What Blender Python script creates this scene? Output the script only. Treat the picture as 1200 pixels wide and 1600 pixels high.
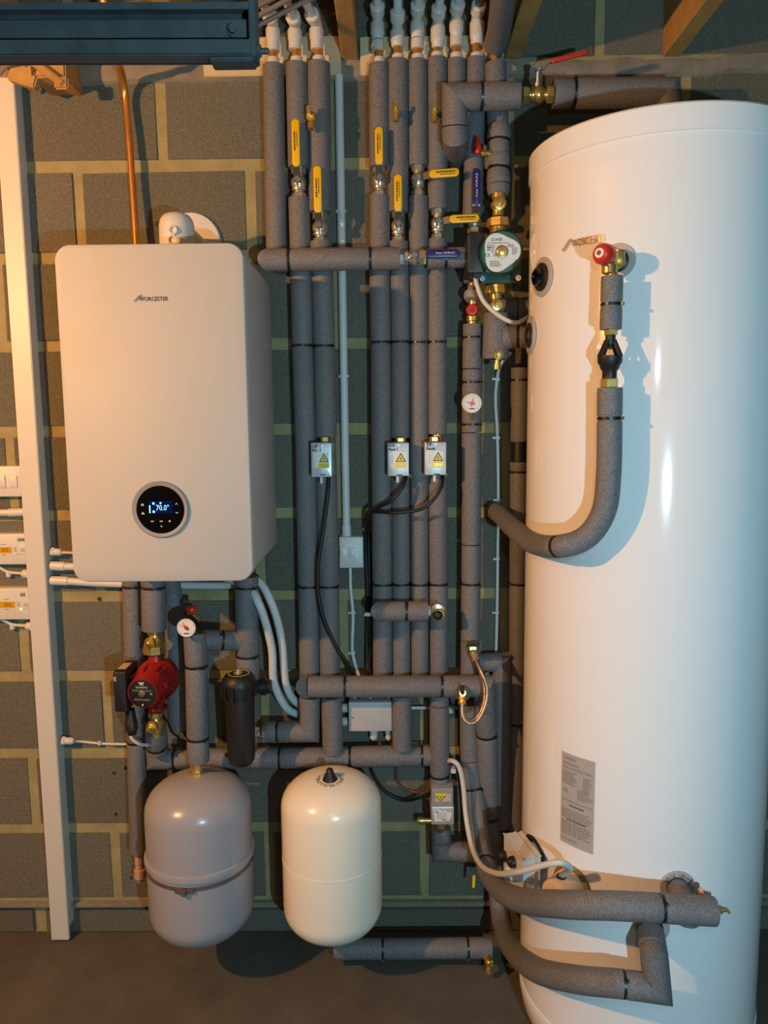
import bpy, bmesh, math, random
from mathutils import Vector, Matrix, Quaternion
for _o in list(bpy.data.objects): bpy.data.objects.remove(_o)
SC = bpy.context.scene
COL = SC.collection
RND = random.Random(7)
# ------------------------------------------------------------------ camera
F = 1200.0
CAM = Vector((0, -2.09572, 1.49645))
_p, _y, _r = .12238, -.00929, -.00963
FW = Vector((math.sin(_y)*math.cos(_p), math.cos(_y)*math.cos(_p), -math.sin(_p)))
_rt = Vector((math.cos(_y), -math.sin(_y), 0)); _up = _rt.cross(FW)
RT = _rt*math.cos(_r)+_up*math.sin(_r); UP = -_rt*math.sin(_r)+_up*math.cos(_r)
cd = bpy.data.cameras.new('camera'); cam = bpy.data.objects.new('camera', cd); COL.objects.link(cam)
cd.sensor_fit = 'VERTICAL'; cd.sensor_height = 32; cd.lens = F/1600*32; cd.clip_start = .02
M = Matrix((RT, UP, -FW)).transposed().to_4x4(); M.translation = CAM; cam.matrix_world = M
SC.camera = cam
# ------------------------------------------------------------------ world, lamps, exposure
w = bpy.data.worlds.new('world'); SC.world = w; w.use_nodes = True
w.node_tree.nodes['Background'].inputs[0].default_value = (.55, .75, .8, 1)
w.node_tree.nodes['Background'].inputs[1].default_value = .012
def lamp(name, loc, color, energy, radius):
    d = bpy.data.lights.new(name, 'POINT'); d.color = color; d.energy = energy; d.shadow_soft_size = radius
    o = bpy.data.objects.new(name, d); COL.objects.link(o); o.location = loc; return o
lamp('warm_lamp', (-1.66, -1.70, 2.02), (1, .475, .155), 166, .025)
lamp('cool_lamp', (.42, -2.55, 1.20), (.48, .83, 1.0), 88, .015)
lamp('cool_torch', (.12, -2.15, 1.68), (.55, .88, 1.0), 7, .01)
SC.view_settings.view_transform = 'Standard'; SC.view_settings.look = 'None'
SC.view_settings.exposure = 0; SC.view_settings.gamma = 1; SC.view_settings.use_curve_mapping = False
# ------------------------------------------------------------------ helpers
def at(x, y, Y):
    """world point on the plane y = Y seen at photo pixel (x, y)"""
    d = FW+RT*((x-600)/F)-UP*((y-800)/F)
    return CAM+d*((Y-CAM.y)/d.y)
def px(n, P): return n*((P-CAM).dot(FW))/F          # n pixels at point P, in metres
TX, TY, TR = .586, -.35, .2747
def on_tank(x, y, R=TR):
    d = FW+RT*((x-600)/F)-UP*((y-800)/F); o = CAM-Vector((TX, TY, 0))
    a = d.x**2+d.y**2; b = o.x*d.x+o.y*d.y; c = o.x**2+o.y**2-R*R
    return CAM+d*((-b-math.sqrt(max(b*b-a*c, 0)))/a)
def radial(P): return Vector((P.x-TX, P.y-TY, 0)).normalized()
V = Vector
X, Y, Z = V((1, 0, 0)), V((0, 1, 0)), V((0, 0, 1)); NY = V((0, -1, 0))

def mat(name, col, rough=.6, metal=0, noise=None, bump=0, bscale=200, coat=0, emit=None, spec=.5, col2=None, nscale=30, det=4):
    m = bpy.data.materials.new(name); m.use_nodes = True; nt = m.node_tree; b = nt.nodes['Principled BSDF']
    b.inputs['Base Color'].default_value = (*col, 1); b.inputs['Roughness'].default_value = rough
    b.inputs['Metallic'].default_value = metal; b.inputs['Coat Weight'].default_value = coat
    b.inputs['Specular IOR Level'].default_value = spec
    tc = nt.nodes.new('ShaderNodeTexCoord')
    if col2:
        n = nt.nodes.new('ShaderNodeTexNoise'); n.inputs['Scale'].default_value = nscale; n.inputs['Detail'].default_value = det
        n.inputs['Roughness'].default_value = .65
        r = nt.nodes.new('ShaderNodeValToRGB'); r.color_ramp.elements[0].position = .33; r.color_ramp.elements[1].position = .67
        r.color_ramp.elements[0].color = (*col, 1); r.color_ramp.elements[1].color = (*col2, 1)
        nt.links.new(tc.outputs['Object'], n.inputs['Vector']); nt.links.new(n.outputs['Fac'], r.inputs['Fac'])
        nt.links.new(r.outputs['Color'], b.inputs['Base Color'])
    if bump:
        n2 = nt.nodes.new('ShaderNodeTexNoise'); n2.inputs['Scale'].default_value = bscale; n2.inputs['Detail'].default_value = 3
        bp = nt.nodes.new('ShaderNodeBump'); bp.inputs['Strength'].default_value = bump; bp.inputs['Distance'].default_value = .002
        nt.links.new(tc.outputs['Object'], n2.inputs['Vector']); nt.links.new(n2.outputs['Fac'], bp.inputs['Height'])
        nt.links.new(bp.outputs['Normal'], b.inputs['Normal'])
    if emit:
        b.inputs['Emission Color'].default_value = (*emit[:3], 1); b.inputs['Emission Strength'].default_value = emit[3]
    return m
FOAM = mat('grey_foam', (.105, .106, .113), .58, bump=.6, bscale=380, col2=(.225, .225, .237), nscale=330, det=2, spec=.45)
TIE = mat('black_tie', (.012, .012, .012), .35)
COPPER = mat('copper', (.85, .41, .11), .3, .75, col2=(.68, .31, .07), nscale=18)
BRASS = mat('brass', (.78, .56, .18), .3, .8, col2=(.62, .43, .13), nscale=40)
NICKEL = mat('nickel', (.70, .66, .56), .27, .8)
LEVER = mat('shaded_lever_steel', (.16, .16, .16), .35, .8)  # shadow on the levers is put into this darker steel colour
STEEL = mat('bright_steel', (.75, .75, .74), .25, 1)
STRUT = mat('galvanised_steel', (.022, .028, .030), .5, .2, col2=(.012, .017, .019), nscale=60)
WPL = mat('white_plastic', (.64, .64, .61), .4)
WPIPE = mat('white_pipe', (.72, .72, .70), .45)
BOILER = mat('boiler_enamel', (.48, .48, .47), .5, spec=.25)
BOILSIDE = mat('boiler_casing', (.42, .42, .42), .4)
TANKM = mat('tank_enamel', (.86, .86, .88), .11, spec=.5)
GREYV = mat('grey_enamel', (.34, .35, .40), .25)
CREAMV = mat('cream_enamel', (.88, .85, .74), .23)
BLACK = mat('black_plastic', (.012, .012, .013), .48)
DGREY = mat('dark_grey_plastic', (.022, .026, .03), .45)
MGREY = mat('mid_grey_plastic', (.28, .28, .29), .5)
RED = mat('red_paint', (.30, .013, .013), .4, bump=.15, bscale=300)
REDC = mat('red_cap', (.65, .03, .015), .35)
GREEN = mat('green_paint', (.012, .075, .055), .4)
SILVER = mat('silver_label', (.62, .63, .62), .5, .2)
YEL = mat('yellow_sleeve', (.85, .52, .0), .4)
BLUE = mat('blue_sleeve', (.02, .018, .16), .35)
ALU = mat('brushed_aluminium', (.62, .65, .67), .42, .55, col2=(.50, .53, .55), nscale=60)
LBLW = mat('label_white', (.78, .77, .74), .5)
LBLY = mat('label_yellow', (.80, .72, .0), .5)
LBLG = mat('label_grey', (.42, .40, .39), .5)
INK = mat('ink', (.02, .018, .02), .6)
INKG = mat('grey_ink', (.16, .15, .15), .6)
WINK = mat('white_ink', (.8, .8, .8), .6)
LOGOG = mat('logo_bronze', (.42, .24, .09), .3, .5)
WOOD = mat('joist_timber', (.52, .31, .10), .75, bump=.4, bscale=60, col2=(.36, .19, .055), nscale=9, det=8)
BOARD = mat('pale_board', (.70, .58, .36), .7, bump=.15, bscale=40, col2=(.60, .47, .27), nscale=6)
BLOCK = [mat('concrete_block_%s' % n, a, .95, bump=1.0, bscale=170, col2=b, nscale=210, det=5, spec=.2) for n, a, b in
         (('one', (.095, .094, .074), (.18, .175, .138)), ('two', (.108, .104, .083), (.195, .188, .15)), ('three', (.086, .085, .068), (.168, .164, .13)))]
MORTAR = mat('mortar', (.29, .255, .125), .95, bump=.8, bscale=120, col2=(.38, .335, .175), nscale=14, spec=.2)
RENDER = mat('rough_cement', (.30, .27, .21), .95, bump=1, bscale=70, col2=(.22, .20, .16), nscale=20, spec=.2)
CONC = mat('floor_concrete', (.085, .078, .066), .9, bump=.35, bscale=60, col2=(.13, .118, .10), nscale=5, det=9, spec=.25)
DECK = mat('deck_board', (.30, .19, .09), .8, col2=(.22, .13, .06), nscale=4)
LCD = mat('lcd_screen', (.001, .004, .03), .2, emit=(.0, .01, .10, .35))
LCDW = mat('lcd_digits', (.1, .3, .4), .4, emit=(.25, .75, 1, 1.6))
AMBER = mat('amber_lcd', (.62, .36, .02), .35)
LED = mat('green_led', (.3, .6, .05), .4, emit=(.6, 1, .15, 1.2))
GLASS = mat('black_glass', (.004, .004, .004), .08)
HOSE = mat('white_hose', (.62, .68, .70), .45)
TAN = mat('tan_sleeve', (.55, .33, .22), .6)
BRAID = mat('steel_braid', (.62, .48, .36), .28, .9, bump=.6, bscale=500)
GRCABLE = mat('brown_cable', (.25, .19, .15), .5)

def link(name, me, m, parent=None):
    o = bpy.data.objects.new(name, me); COL.objects.link(o)
    if m: me.materials.clear(); me.materials.append(m)
    if parent: o.parent = parent
    return o
def wloc(o):
    p = V(o.location)
    while o.parent: o = o.parent; p = p+V(o.location)
    return p
def obj(name, bm, m, parent=None, smooth=40):
    """ONE mesh object from a bmesh in world coordinates"""
    bmesh.ops.recalc_face_normals(bm, faces=bm.faces)
    if parent: bmesh.ops.translate(bm, verts=bm.verts, vec=-wloc(parent))
    me = bpy.data.meshes.new(name); bm.to_mesh(me); bm.free()
    if smooth:
        me.polygons.foreach_set('use_smooth', [True]*len(me.polygons)); me.set_sharp_from_angle(angle=math.radians(smooth))
    return link(name, me, m, parent)
def tag(o, label, cat, group=None, kind=None):
    if label: o['label'] = label
    if cat: o['category'] = cat
    if group: o['group'] = group
    if kind: o['kind'] = kind
    return o
def thing(name, label, cat, loc, group=None):
    o = bpy.data.objects.new(name, None); COL.objects.link(o); o.location = loc; o.empty_display_size = .02
    return tag(o, label, cat, group)
def nb(): return bmesh.new()
def perp(d):
    a = NY if abs(d.y) < .9 else Z
    u = a-d*a.dot(d); return u.normalized()
def box(bm, c, s, ax=(X, Y, Z), bev=0, seg=2):
    r = bmesh.ops.create_cube(bm, size=1); vs = r['verts']
    for v in vs: q = v.co.copy(); v.co = V(c)+ax[0]*q.x*s[0]+ax[1]*q.y*s[1]+ax[2]*q.z*s[2]
    if bev:
        es = list({e for v in vs for e in v.link_edges})
        bmesh.ops.bevel(bm, geom=es, offset=bev, segments=seg, affect='EDGES', clamp_overlap=True)
    return bm
def bx(c, s, ax=(X, Y, Z), bev=0, seg=2): return box(nb(), c, s, ax, bev, seg)
def lathe(bm, o, axis, prof, seg=24, rot=0):
    """profile [(t, r)] turned about axis through o"""
    o = V(o); d = V(axis).normalized(); u = perp(d); v = d.cross(u); rings = []
    for t, r in prof:
        if r < 1e-6: rings.append([bm.verts.new(o+d*t)])
        else: rings.append([bm.verts.new(o+d*t+(u*math.cos(a)+v*math.sin(a))*r) for a in [rot+2*math.pi*i/seg for i in range(seg)]])
    for A, B in zip(rings, rings[1:]):
        for i in range(seg):
            j = (i+1) % seg
            f = [A[i % len(A)], A[j % len(A)], B[j % len(B)], B[i % len(B)]]
            g = []
            for q in f:
                if q not in g: g.append(q)
            if len(g) > 2:
                try: bm.faces.new(g)
                except ValueError: pass
    for R in (rings[0], rings[-1]):
        if len(R) > 2: bm.faces.new(R)
    return bm
def lt(o, axis, prof, seg=24, rot=0): return lathe(nb(), o, axis, prof, seg, rot)
def hexnut(bm, o, axis, L, r):
    return lathe(bm, o, axis, [(0, r*.9), (L*.12, r), (L*.88, r), (L, r*.9)], 6, math.pi/6)
def sweep(bm, pts, r, seg=18, n0=None, n1=None, cap=True):
    P = [V(p) for p in pts]; n = len(P)
    if not isinstance(r, (list, tuple)): r = [r]*n
    D = [(P[i+1]-P[i]).normalized() for i in range(n-1)]
    u = perp(D[0]); rings = []
    for i in range(n):
        di = D[max(i-1, 0)]; do = D[min(i, n-2)]
        if i > 0 and i < n-1 and False: pass
        nn = (di+do).normalized()
        if i == 0 and n0 is not None: nn = n0
        if i == n-1 and n1 is not None: nn = n1
        v = di.cross(u); ring = []
        for k in range(seg):
            a = 2*math.pi*k/seg; q = (u*math.cos(a)+v*math.sin(a))*r[i]
            q = q-di*(q.dot(nn)/di.dot(nn)); ring.append(bm.verts.new(P[i]+q))
        rings.append(ring)
        if i < n-1:
            u = di.rotation_difference(do) @ u; u = (u-do*u.dot(do)).normalized()
    for A, B in zip(rings, rings[1:]):
        for i in range(seg):
            j = (i+1) % seg; bm.faces.new((A[i], A[j], B[j], B[i]))
    if cap:
        bm.faces.new(rings[0]); bm.faces.new(rings[-1])
    return bm
def W(p): return p if isinstance(p, Vector) else at(*p)
def route(pts, fillet=0, smooth=False, n=7):
    P = [W(p) for p in pts]
    if smooth and len(P) > 2:
        out = []; Q = [P[0]*2-P[1]]+P+[P[-1]*2-P[-2]]
        for i in range(1, len(Q)-2):
            a, b, c, d = Q[i-1:i+3]
            for k in range(n):
                t = k/n; out.append(.5*((2*b)+(c-a)*t+(2*a-5*b+4*c-d)*t*t+(3*b-a-3*c+d)*t**3))
        return out+[P[-1]]
    if fillet and len(P) > 2:
        out = [P[0]]
        for a, b, c in zip(P, P[1:], P[2:]):
            f1 = min(fillet, (b-a).length*.49); f2 = min(fillet, (c-b).length*.49); f = min(f1, f2)
            A = b+(a-b).normalized()*f; C = b+(c-b).normalized()*f
            out += [A*(1-t)**2+b*2*t*(1-t)+C*t*t for t in [k/n for k in range(n+1)]]
        return out+[P[-1]]
    return P
def to_px(P):
    d = P-CAM; s = d.dot(FW); return 600+F*d.dot(RT)/s, 800-F*d.dot(UP)/s
def cum(P):
    s = [0]
    for a, b in zip(P, P[1:]): s.append(s[-1]+(b-a).length)
    return s
def point_at(P, S, s):
    for i in range(len(P)-1):
        if s <= S[i+1]+1e-9:
            t = (s-S[i])/max(S[i+1]-S[i], 1e-9); return P[i].lerp(P[i+1], t), (P[i+1]-P[i]).normalized()
    return P[-1], (P[-1]-P[-2]).normalized()
def nearest(P, S, x, y):
    best = (1e9, 0); n = 400
    for k in range(n+1):
        s = S[-1]*k/n; q, _ = point_at(P, S, s); u, v = to_px(q); d = (u-x)**2+(v-y)**2
        if d < best[0]: best = (d, s)
    return best[1]
def pipe(name, label, pts, r, ties=(), cuts=(), fillet=0, smooth=False, mitre=True, cat='pipe', group=None, m=None, stubs=(0, 0), part='foam_sleeve', root=None):
    """an insulated run: each foam sleeve and each tie a part of its own; sharp corners are mitred"""
    P = route(pts, fillet, smooth); S = cum(P)
    root = root or thing(name, label, cat, P[0], group)
    marks = [(0, 0), (S[-1], 0)]
    for t in ties: marks.append((nearest(P, S, *t), 1))
    for c in cuts: marks.append((nearest(P, S, *c), 2))
    if mitre and not fillet and not smooth:
        for i in range(1, len(P)-1):
            if (P[i]-P[i-1]).angle(P[i+1]-P[i]) > .35: marks.append((S[i], 3))
    marks.sort()
    def nrm(s):
        for i in range(1, len(P)-1):
            if abs(S[i]-s) < 1e-6: return ((P[i]-P[i-1]).normalized()+(P[i+1]-P[i]).normalized()).normalized()
        return None
    for (a, ka), (b, kb) in zip(marks, marks[1:]):
        if b-a < .006: continue
        g = .0012
        pa = a+(g if ka in (1, 2) else 0); pb = b-(g if kb in (1, 2) else 0)
        pts2 = [(pa, None)]+[(S[i], P[i]) for i in range(1, len(P)-1) if pa+1e-6 < S[i] < pb-1e-6]+[(pb, None)]
        def rr(k): return {1: .90, 2: .97, 3: .995, 0: .98}[k]*r
        seq = [(pa, rr(ka))]; q = .007 if b-a > .03 else (b-a)*.2
        mid = [s for s, _ in pts2[1:-1] if pa+q*1.5 < s < pb-q*1.5]
        seq += [(pa+q, r)] if ka != 3 else [(pa+r*1.3, r)] if pa+r*1.3 < (mid[0] if mid else pb-q) else []
        seq += [(s, r) for s in mid]
        seq += [(pb-q, r)] if kb != 3 else []
        seq += [(pb, rr(kb))]
        pp = [point_at(P, S, s)[0] for s, _ in seq]
        obj(part, sweep(nb(), pp, [x for _, x in seq], 24, nrm(a) if ka == 3 else None, nrm(b) if kb == 3 else None), m or FOAM, root, 50)
    for t in ties:
        s = nearest(P, S, *t); q, d = point_at(P, S, s)
        bm = lt(q-d*.0026, d, [(0, r*.8), (0, r*.995), (.0052, r*.995), (.0052, r*.8)], 24)
        side = d.cross(NY)
        side = side.normalized() if side.length > .1 else X
        if side.x < 0: side = -side
        hd = (side*.75+NY*.66).normalized()
        box(bm, q+hd*(r*.985+.002), (.006, .005, .006), (hd.cross(d), hd, d))
        obj('cable_tie', bm, TIE, root)
    return root
def stub(root, p, q, r, m=COPPER, name='copper_stub'):
    return obj(name, sweep(nb(), [W(p), W(q)], r, 16), m, root)
def cable(name, label, pts, r, m, cat='cable', clips=(), smooth=True, parent=None, clipm=None, seg=10, group=None):
    P = route(pts, 0, smooth); bm = sweep(nb(), P, r, seg)
    if parent: return obj(name, bm, m, parent)
    if not clips: return tag(obj(name, bm, m), label, cat, group)
    root = thing(name, label, cat, P[0], group); obj('cable_sheath', bm, m, root); S = cum(P)
    for c in clips:
        q, d = point_at(P, S, nearest(P, S, *c)); s = d.cross(NY).normalized()
        b2 = bx(q+V((0, .003, 0)), (r*3.2, r*3, .007), (s, NY, d), .0015)
        box(b2, q+s*r*2.2+V((0, .001, 0)), (.006, .008, .006), (s, NY, d), .001)
        obj('cable_clip', b2, clipm or WPL, root)
    return root
def prism(bm, outline, o, ux, uy, h):
    """outline [(u, v)] in plane (ux, uy) at o, extruded by h along ux x uy"""
    n = ux.cross(uy); A = [bm.verts.new(o+ux*u+uy*v) for u, v in outline]; B = [bm.verts.new(o+ux*u+uy*v+n*h) for u, v in outline]
    k = len(A); bm.faces.new(A[::-1]); bm.faces.new(B)
    for i in range(k): bm.faces.new((A[i], A[(i+1) % k], B[(i+1) % k], B[i]))
    return bm
def rrect(w, h, r, n=6):
    out = []
    for cx, cy, a0 in ((w/2-r, h/2-r, 0), (-w/2+r, h/2-r, 90), (-w/2+r, -h/2+r, 180), (w/2-r, -h/2+r, 270)):
        for k in range(n+1):
            a = math.radians(a0+90*k/n); out.append((cx+r*math.cos(a), cy+r*math.sin(a)))
    return out
def plate(o, w, h, d, r=.004, front=.002, ux=X, uy=Z, n=6):
    """rounded plate centred at o in plane ux/uy, growing d along ux x uy (towards the room for X, Z), soft front edge"""
    bm = nb(); nn = ux.cross(uy); loops = []
    for ins, t in ((0, 0), (0, d-front), (front*.3, d-front*.3), (front, d)):
        loops.append([bm.verts.new(o+ux*u+uy*v+nn*t) for u, v in rrect(w-2*ins, h-2*ins, max(r-ins, .0005), n)])
    k = len(loops[0])
    for A, B in zip(loops, loops[1:]):
        for i in range(k): bm.faces.new((A[i], A[(i+1) % k], B[(i+1) % k], B[i]))
    bm.faces.new(loops[0][::-1]); bm.faces.new(loops[-1]); return bm
def flat(o, ux, uy):
    n = ux.cross(uy); return lambda u, v, h=0: o+ux*u+uy*v+n*h
def tanksurf(P):
    a0 = math.atan2(P.y-TY, P.x-TX)
    def f(u, v, h=0):
        a = a0+u/TR; R = TR+h
        return V((TX+R*math.cos(a), TY+R*math.sin(a), P.z+v))
    return f
_font = {}
def text(name, s, surf, height, m, parent, width=None, h=.0006, align='CENTER', slant=0, bold=0):
    cu = bpy.data.curves.new('t', 'FONT'); cu.body = s; cu.size = 1; cu.align_x = align; cu.align_y = 'CENTER'; cu.resolution_u = 2; cu.offset = bold
    o = bpy.data.objects.new('t', cu); COL.objects.link(o)
    me = bpy.data.meshes.new_from_object(o.evaluated_get(bpy.context.evaluated_depsgraph_get())); bpy.data.objects.remove(o)
    xs = [v.co.x for v in me.vertices]; ys = [v.co.y for v in me.vertices]
    if not xs: return
    sy = height/(max(ys)-min(ys)); sx = width/(max(xs)-min(xs)) if width else sy; cy = (max(ys)+min(ys))/2
    pl = wloc(parent)
    for v in me.vertices:
        yy = (v.co.y-cy)*sy; v.co = surf(v.co.x*sx+yy*slant, yy, h)-pl
    return link(name, me, m, parent)
def lines(name, surf, w, h, rows, m, parent, fill=.55, hh=.0006, seed=1, word=(.1, .3)):
    """rows of small printed strokes too fine to read"""
    rd = random.Random(seed); bm = nb(); rh = h/rows
    for i in range(rows):
        v1 = h/2-i*rh-rh*(1-fill)/2; v0 = v1-rh*fill; u = -w/2; end = w/2-(rd.random()*w*.35 if rows > 2 else 0)
        while u < end:
            l = w*rd.uniform(*word); e = min(u+l, end)
            q = [bm.verts.new(surf(a, b, hh)) for a, b in ((u, v0), (e, v0), (e, v1), (u, v1))]; bm.faces.new(q); u = e+w*.03
    return obj(name, bm, m, parent, 0)
def patch(name, surf, w, h, m, parent, hh=.0003, n=1, poly=None):
    bm = nb()
    if poly:
        bm.faces.new([bm.verts.new(surf(u, v, hh)) for u, v in poly])
    else:
        A = [[bm.verts.new(surf(-w/2+w*i/n, s*h/2, hh)) for s in (-1, 1)] for i in range(n+1)]
        for a, b in zip(A, A[1:]): bm.faces.new((a[0], b[0], b[1], a[1]))
    return obj(name, bm, m, parent, 0)
def disc(bm, surf, r, seg=24, h=.0006, r0=0):
    if r0:
        A = [bm.verts.new(surf(r*math.cos(2*math.pi*i/seg), r*math.sin(2*math.pi*i/seg), h)) for i in range(seg)]
        B = [bm.verts.new(surf(r0*math.cos(2*math.pi*i/seg), r0*math.sin(2*math.pi*i/seg), h)) for i in range(seg)]
        for i in range(seg): j = (i+1) % seg; bm.faces.new((A[i], A[j], B[j], B[i]))
    else: bm.faces.new([bm.verts.new(surf(r*math.cos(2*math.pi*i/seg), r*math.sin(2*math.pi*i/seg), h)) for i in range(seg)])
    return bm
def struct(name, bm, m, smooth=0):
    o = obj(name, bm, m, None, smooth); o['kind'] = 'structure'; return o
# ================================================================== THE SETTING
X0, Z0, PV = -.5862, 2.3809, .22858
WX0, WX1 = -2.3, 2.3
wall = struct('wall_back', bx(((WX0+WX1)/2, .097, 1.3), (WX1-WX0, .2, 2.7)), MORTAR)
_bm = {}
def block_mesh(wd, ht, k):
    key = (round(wd, 3), round(ht, 3), k)
    if key not in _bm:
        bm = bx((0, 0, 0), (wd, .04, ht), bev=.004, seg=2); rd = random.Random(hash(key) % 999)
        for v in bm.verts: v.co.x += rd.uniform(-.0018, .0018); v.co.z += rd.uniform(-.0018, .0018); v.co.y += rd.uniform(-.0006, .0006)
        bmesh.ops.recalc_face_normals(bm, faces=bm.faces)
        me = bpy.data.meshes.new('block'); bm.to_mesh(me); bm.free(); me.materials.append(BLOCK[k]); _bm[key] = me
    return _bm[key]
for row in range(-1, 10):
    zt = Z0-row*PV-.012; zb = zt-PV+.024
    if row == -1: zt = 2.62; zb = 2.405
    off = 0 if row % 2 == 0 else .5
    for k in range(-5, 7):
        xa = X0+(k+off-1)*.45+.0105; xb = xa+.45-.021
        if xb < WX0 or xa > WX1: continue
        me = block_mesh(xb-xa, zt-zb, RND.randrange(3))
        o = bpy.data.objects.new('block', me); COL.objects.link(o); o.parent = wall
        o.location = ((xa+xb)/2, .0135+RND.uniform(-.0008, .0008), (zt+zb)/2); o.rotation_euler = (RND.uniform(-.003, .003), 0, RND.uniform(-.002, .002))
# bottom cut course, damp course strip, cement cap under the joists
obj('damp_course_strip', bx((0, -.008, .092), (WX1-WX0, .03, .012), bev=.003), RENDER, wall)
for k in range(-5, 6):
    xa = X0+(k-1)*.45+.01
    obj('block', bx((xa+.21, .010, .037), (.42, .04, .078), bev=.006), BLOCK[k % 3], wall)
bm = nb(); rd = random.Random(3); N = 90
A = []
for i in range(N+1):
    x = WX0+(WX1-WX0)*i/N; zt = 2.398+rd.uniform(-.006, .006); zb = 2.352+rd.uniform(-.006, .005); yy = -.016+rd.uniform(-.005, .004)
    A.append([bm.verts.new((x, .02, zt)), bm.verts.new((x, yy+.004, zt)), bm.verts.new((x, yy, zt-.012)), bm.verts.new((x, yy, zb+.01)), bm.verts.new((x, .0, zb))])
for a, b in zip(A, A[1:]):
    for j in range(4): bm.faces.new((a[j], b[j], b[j+1], a[j+1]))
obj('cement_cap', bm, RENDER, wall, 30)
bm = nb()
for (u0, v0), (u1, v1) in (((441, 822), (441, 848)), ((442, 835.5), (463, 835.5))):
    p0, p1 = at(u0, v0, -.0068), at(u1, v1, -.0068); d_ = (p1-p0).normalized(); s_ = d_.cross(NY)*.0014
    bm.faces.new([bm.verts.new(q) for q in (p0-s_, p1-s_, p1+s_, p0+s_)])
obj('pencil_mark', bm, INK, wall, 0)
for u, v, rp in ((155, 936, 3), (178, 1208, 2.4), (181, 1272, 2.4), (247, 350, 5), (196, 1200, 3), (205, 1372, 2)):
    q = at(u, v, -.0066); obj('drill_hole', lt(q+Y*.001, NY, [(0, rp*px(1, q)), (.0016, rp*px(1, q))], 12), INK, wall)
struct('floor', bx((0, -1.4, -.05), (WX1-WX0, 3.2, .1)), CONC)
ceil = struct('ceiling', bx((0, -1.4, 2.63), (WX1-WX0, 3.2, .02)), DECK)
JH = .215; JB = 2.402
def joist(xl, xr, label, y0=-.004, y1=-2.9, zb=JB, taper=0):
    bm = bx(((xl+xr)/2, (y0+y1)/2, (zb+2.62)/2), (xr-xl, y0-y1, 2.62-zb), bev=.003, seg=1)
    return tag(obj('ceiling_joist', bm, WOOD, None, 0), label, 'joist')
joist(at(535, 112, 0).x, at(560, 119, 0).x, 'rough timber joist between the white fittings, resting above the white conduit')
joist(at(787, 96, 0).x, at(814, 106, 0).x, 'rough timber joist beside the fat tilted lagged pipe')
joist(at(1033, 107, 0).x, at(1061, 105, 0).x, 'rough timber joist above the white hot water cylinder')
joist(at(294, 122, 0).x, at(318, 122, 0).x, 'rough timber joist ending behind the steel channel near the copper pipe')
joist(at(10, 122, 0).x, at(38, 122, 0).x, 'rough timber joist above the white trunking')
joist(1.16, 1.205, 'timber joist beyond the hot water cylinder, towards the dark corner')
# packing timber on the wall top above the trunking
t = thing('packing_timber', 'split orange timber packing on the wall top beside the trunking', 'timber', at(90, 140, -.09))
a = at(60, 140, -.07); b = at(112, 92, -.07)
obj('offcut', bx(((a.x+b.x)/2, -.06, (a.z+b.z)/2+.01), (b.x-a.x, .11, b.z-a.z), bev=.004), WOOD, t)
o = obj('splintered_piece', bx(at(72, 112, -.13), (.10, .012, .018), (V((.8, 0, -.6)), Y, V((.6, 0, .8))), .003), WOOD, t)
obj('splintered_piece', bx(at(96, 130, -.125), (.035, .012, .03), bev=.004), WOOD, t)
obj('splintered_piece', bx(at(40, 118, -.10), (.07, .03, .05), (V((.9, 0, -.3)).normalized(), Y, V((.3, 0, .9)).normalized()), .004), WOOD, t)
def board(label, x0, y0, x1, y1, Yf=-.018):
    a = at(x0, y1, Yf); b = at(x1, y0, Yf)
    bm = bx(((a.x+b.x)/2, Yf/2+.0, (a.z+b.z)/2), (b.x-a.x, -Yf-.002, b.z-a.z), bev=.002)
    return tag(obj('backing_board', bm, BOARD), label, 'board')
board('pale backing board behind the three white elbows beside the steel channel', 318, 55, 532, 119, -.026)
board('pale backing board behind the row of six white elbows', 563, 54, 760, 117, -.026)
# ================================================================== BOILER
BX, BZ, BW, BH, BF = -.7054, 1.1400, .400, .724, -.4324
cx, cz = BX+BW/2, BZ+BH/2
boiler = thing('wall_boiler', 'white wall hung boiler with a round black control dial', 'boiler', (cx, -.05, BZ))
obj('casing', plate(V((cx, -.05, cz)), BW-.006, BH-.006, .345, .032, .002), BOILSIDE, boiler)
obj('front_cover', plate(V((cx, -.394, cz)), BW, BH, -.394-BF, .034, .006, n=10), BOILER, boiler)
obj('wall_frame', bx((cx, -.028, cz), (BW-.05, .05, BH-.06)), DGREY, boiler)
bf = lambda x, y: at(x, y, BF)
dc = bf(251.5, 796); ds = flat(dc, X, Z)
dial = obj('dial_bezel', lt(dc+Y*.004, NY, [(0, .062), (.007, .0625), (.0105, .060), (.0085, .0525), (.006, .052)], 48), MGREY, boiler)
obj('dial_glass', lt(dc+Y*.004, NY, [(0, .0525), (.0088, .0525), (.0092, .050)], 48), GLASS, dial)
dsf = flat(dc+NY*.0058, X, Z); k_ = px(1, dc)
patch('screen', flat(dsf(1.5*k_, 4*k_), X, Z), 37*k_, 20*k_, LCD, dial)
text('screen_digits', '70.0°', flat(dsf(4*k_, 3.5*k_), X, Z), 9*k_, LCDW, dial, 20*k_)
bm = nb(); disc(bm, flat(dsf(-10*k_, 10*k_), X, Z), 2*k_, 12); disc(bm, flat(dsf(1*k_, 10.5*k_), X, Z), 1.6*k_, 12); disc(bm, flat(dsf(-10*k_, -3*k_), X, Z), 2*k_, 12)
q = flat(dsf(-16*k_, 3*k_), X, Z); bm.faces.new([bm.verts.new(q(u*k_, v*k_, .0006)) for u, v in ((-1, -8), (1, -8), (1, 4), (-1, 4))])
obj('screen_icons', bm, LCDW, dial, 0)
bm = nb()
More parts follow.
